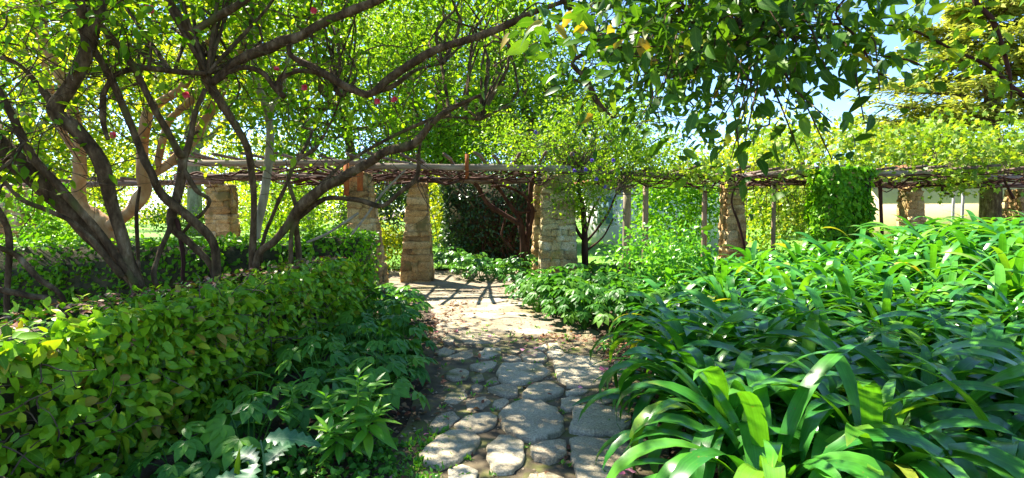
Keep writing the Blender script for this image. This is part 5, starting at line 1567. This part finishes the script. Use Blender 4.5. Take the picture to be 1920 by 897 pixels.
# weeds in the joints, leaf litter, fallen petals
root = None
n = 260
wx = np.concatenate([rng.normal(-0.55, 0.12, 130), rng.uniform(-0.7, 0.9, 130)]); wy = np.concatenate([rng.uniform(3.1, 3.9, 130), rng.uniform(3.2, 7.5, 130)])
wp = np.column_stack([wx, wy, np.full(n, 0.02)])
wp = np.repeat(wp, 5, 0) + rng.normal(0, 0.015, (n * 5, 3)) * np.array([1, 1, 0])
o = bpy.data.objects.new("weeds", leaves_mesh("weeds", wp, rand_dirs(len(wp), 0.7), rand_dirs(len(wp), 1.0), rng.uniform(0.02, 0.05, len(wp)), diamond(0.5), M['rosette'])); COL.objects.link(o)
tag(o, "tiny green weeds in the flagstone joints", "weeds", kind="stuff")
lx = np.concatenate([rng.normal(1.18, 0.16, 900), rng.normal(-0.98, 0.14, 500), rng.uniform(-0.9, 1.1, 260), rng.normal(0.55, 0.22, 120), rng.normal(0.28, 0.05, 30)])
ly = np.concatenate([rng.uniform(2.6, 6.9, 900), rng.uniform(3.0, 9.5, 500), rng.uniform(3.0, 11, 260), rng.normal(6.75, 0.12, 120), rng.normal(3.55, 0.05, 30)])
lz = np.where((np.abs(lx) < 1.05) , 0.075 * (rng.random(len(lx)) < 0.0) + 0.03, 0.02)
lp = np.column_stack([lx, ly, lz])
o = bpy.data.objects.new("leaf_litter", leaves_mesh("leaf_litter", lp, rand_dirs(len(lp), 0.1, 0.2), rng.normal(0, 0.35, (len(lp), 3)) + np.array([0, 0, 1.0]), rng.uniform(0.025, 0.075, len(lp)), leaf_shape(2, 0.6, 0.8, 0.35, 0.25), M['litter'])); COL.objects.link(o)
tag(o, "reddish dry fallen leaves along the path edges", "leaf litter", kind="stuff")
# litter on top of the fig hedge
hl = rng.uniform(0, 1, 420)
hp = np.column_stack([A[0] + (B_[0] - A[0]) * hl, A[1] + (B_[1] - A[1]) * hl, np.full(420, HH + 0.05)]) - nor * rng.uniform(0.15, 0.6, 420)[:, None]
o = bpy.data.objects.new("leaf_litter", leaves_mesh("leaf_litter", hp, rand_dirs(420, 0.1, 0.2), rng.normal(0, 0.35, (420, 3)) + np.array([0, 0, 1.0]), rng.uniform(0.03, 0.07, 420), leaf_shape(2, 0.6, 0.8, 0.3, 0.2), M['litter'])); COL.objects.link(o)
tag(o, "dry fallen leaves lying on top of the fig hedge", "leaf litter", kind="stuff")
n = 3200
gx = rng.uniform(-1.5, 1.15, n); gy = rng.uniform(2.8, 11.5, n)
keep = np.sin(gx * 4.1 + 1) * np.sin(gy * 2.7) + rng.normal(0, 0.5, n) > 0.1
gp = np.column_stack([gx, gy, np.full(n, 0.016)])[keep]
peb = (np.array([(0, 0, .5), (.5, 0, .1), (0, .45, .15), (-.5, .05, .1), (.05, -.5, .12)], float), np.array([(0, 1, 2), (0, 2, 3), (0, 3, 4), (0, 4, 1)]), np.zeros((5, 2)))
o = bpy.data.objects.new("gravel", leaves_mesh("gravel", gp, rand_dirs(len(gp), 0, 0.1), np.tile([0, 0, 1.0], (len(gp), 1)) + rng.normal(0, .1, (len(gp), 3)), rng.uniform(0.008, 0.035, len(gp)), peb, M['flag_warm'], smooth=False)); COL.objects.link(o)
tag(o, "small loose stones trodden into the earth path", "gravel", kind="stuff")
PET = template_mesh("fallen_petal", leaf_shape(2, 0.85, 0.9, -0.25, -0.2), M['petal'])
for i, (px, py) in enumerate([(850, 620), (797, 812), (748, 690), (990, 660), (1000, 652), (985, 655), (1140, 690), (1150, 688), (1132, 695), (1160, 684), (1145, 700), (735, 890), (815, 622), (915, 632), (1172, 690), (1005, 664), (1090, 728), (1180, 876), (1195, 885), (1172, 889)]):
    g = G(px, py, 0.065 if px > 850 else 0.03)
    o = bpy.data.objects.new("fallen_petal", PET); COL.objects.link(o)
    o.location = g; s = random.uniform(0.05, 0.08); o.scale = (s, s, s); o.rotation_euler = (random.uniform(-.3, .3), random.uniform(-.3, .3), random.uniform(0, 6.28))
    where = ("near the front of the bank litter" if py > 800 else "beyond the biggest stone" if py > 720 else "in the litter by the drooping lily tips, " + ("nearer the path" if px < 1142 else "nearer the lilies")) if px > 1080 else "at the mound's edge on the flagstones" if px > 900 else "on the bare earth of the path" if py < 660 else "by the dark palmate plants"
    tag(o, "pink petal fallen " + where, "petal", "fallen pink petals")
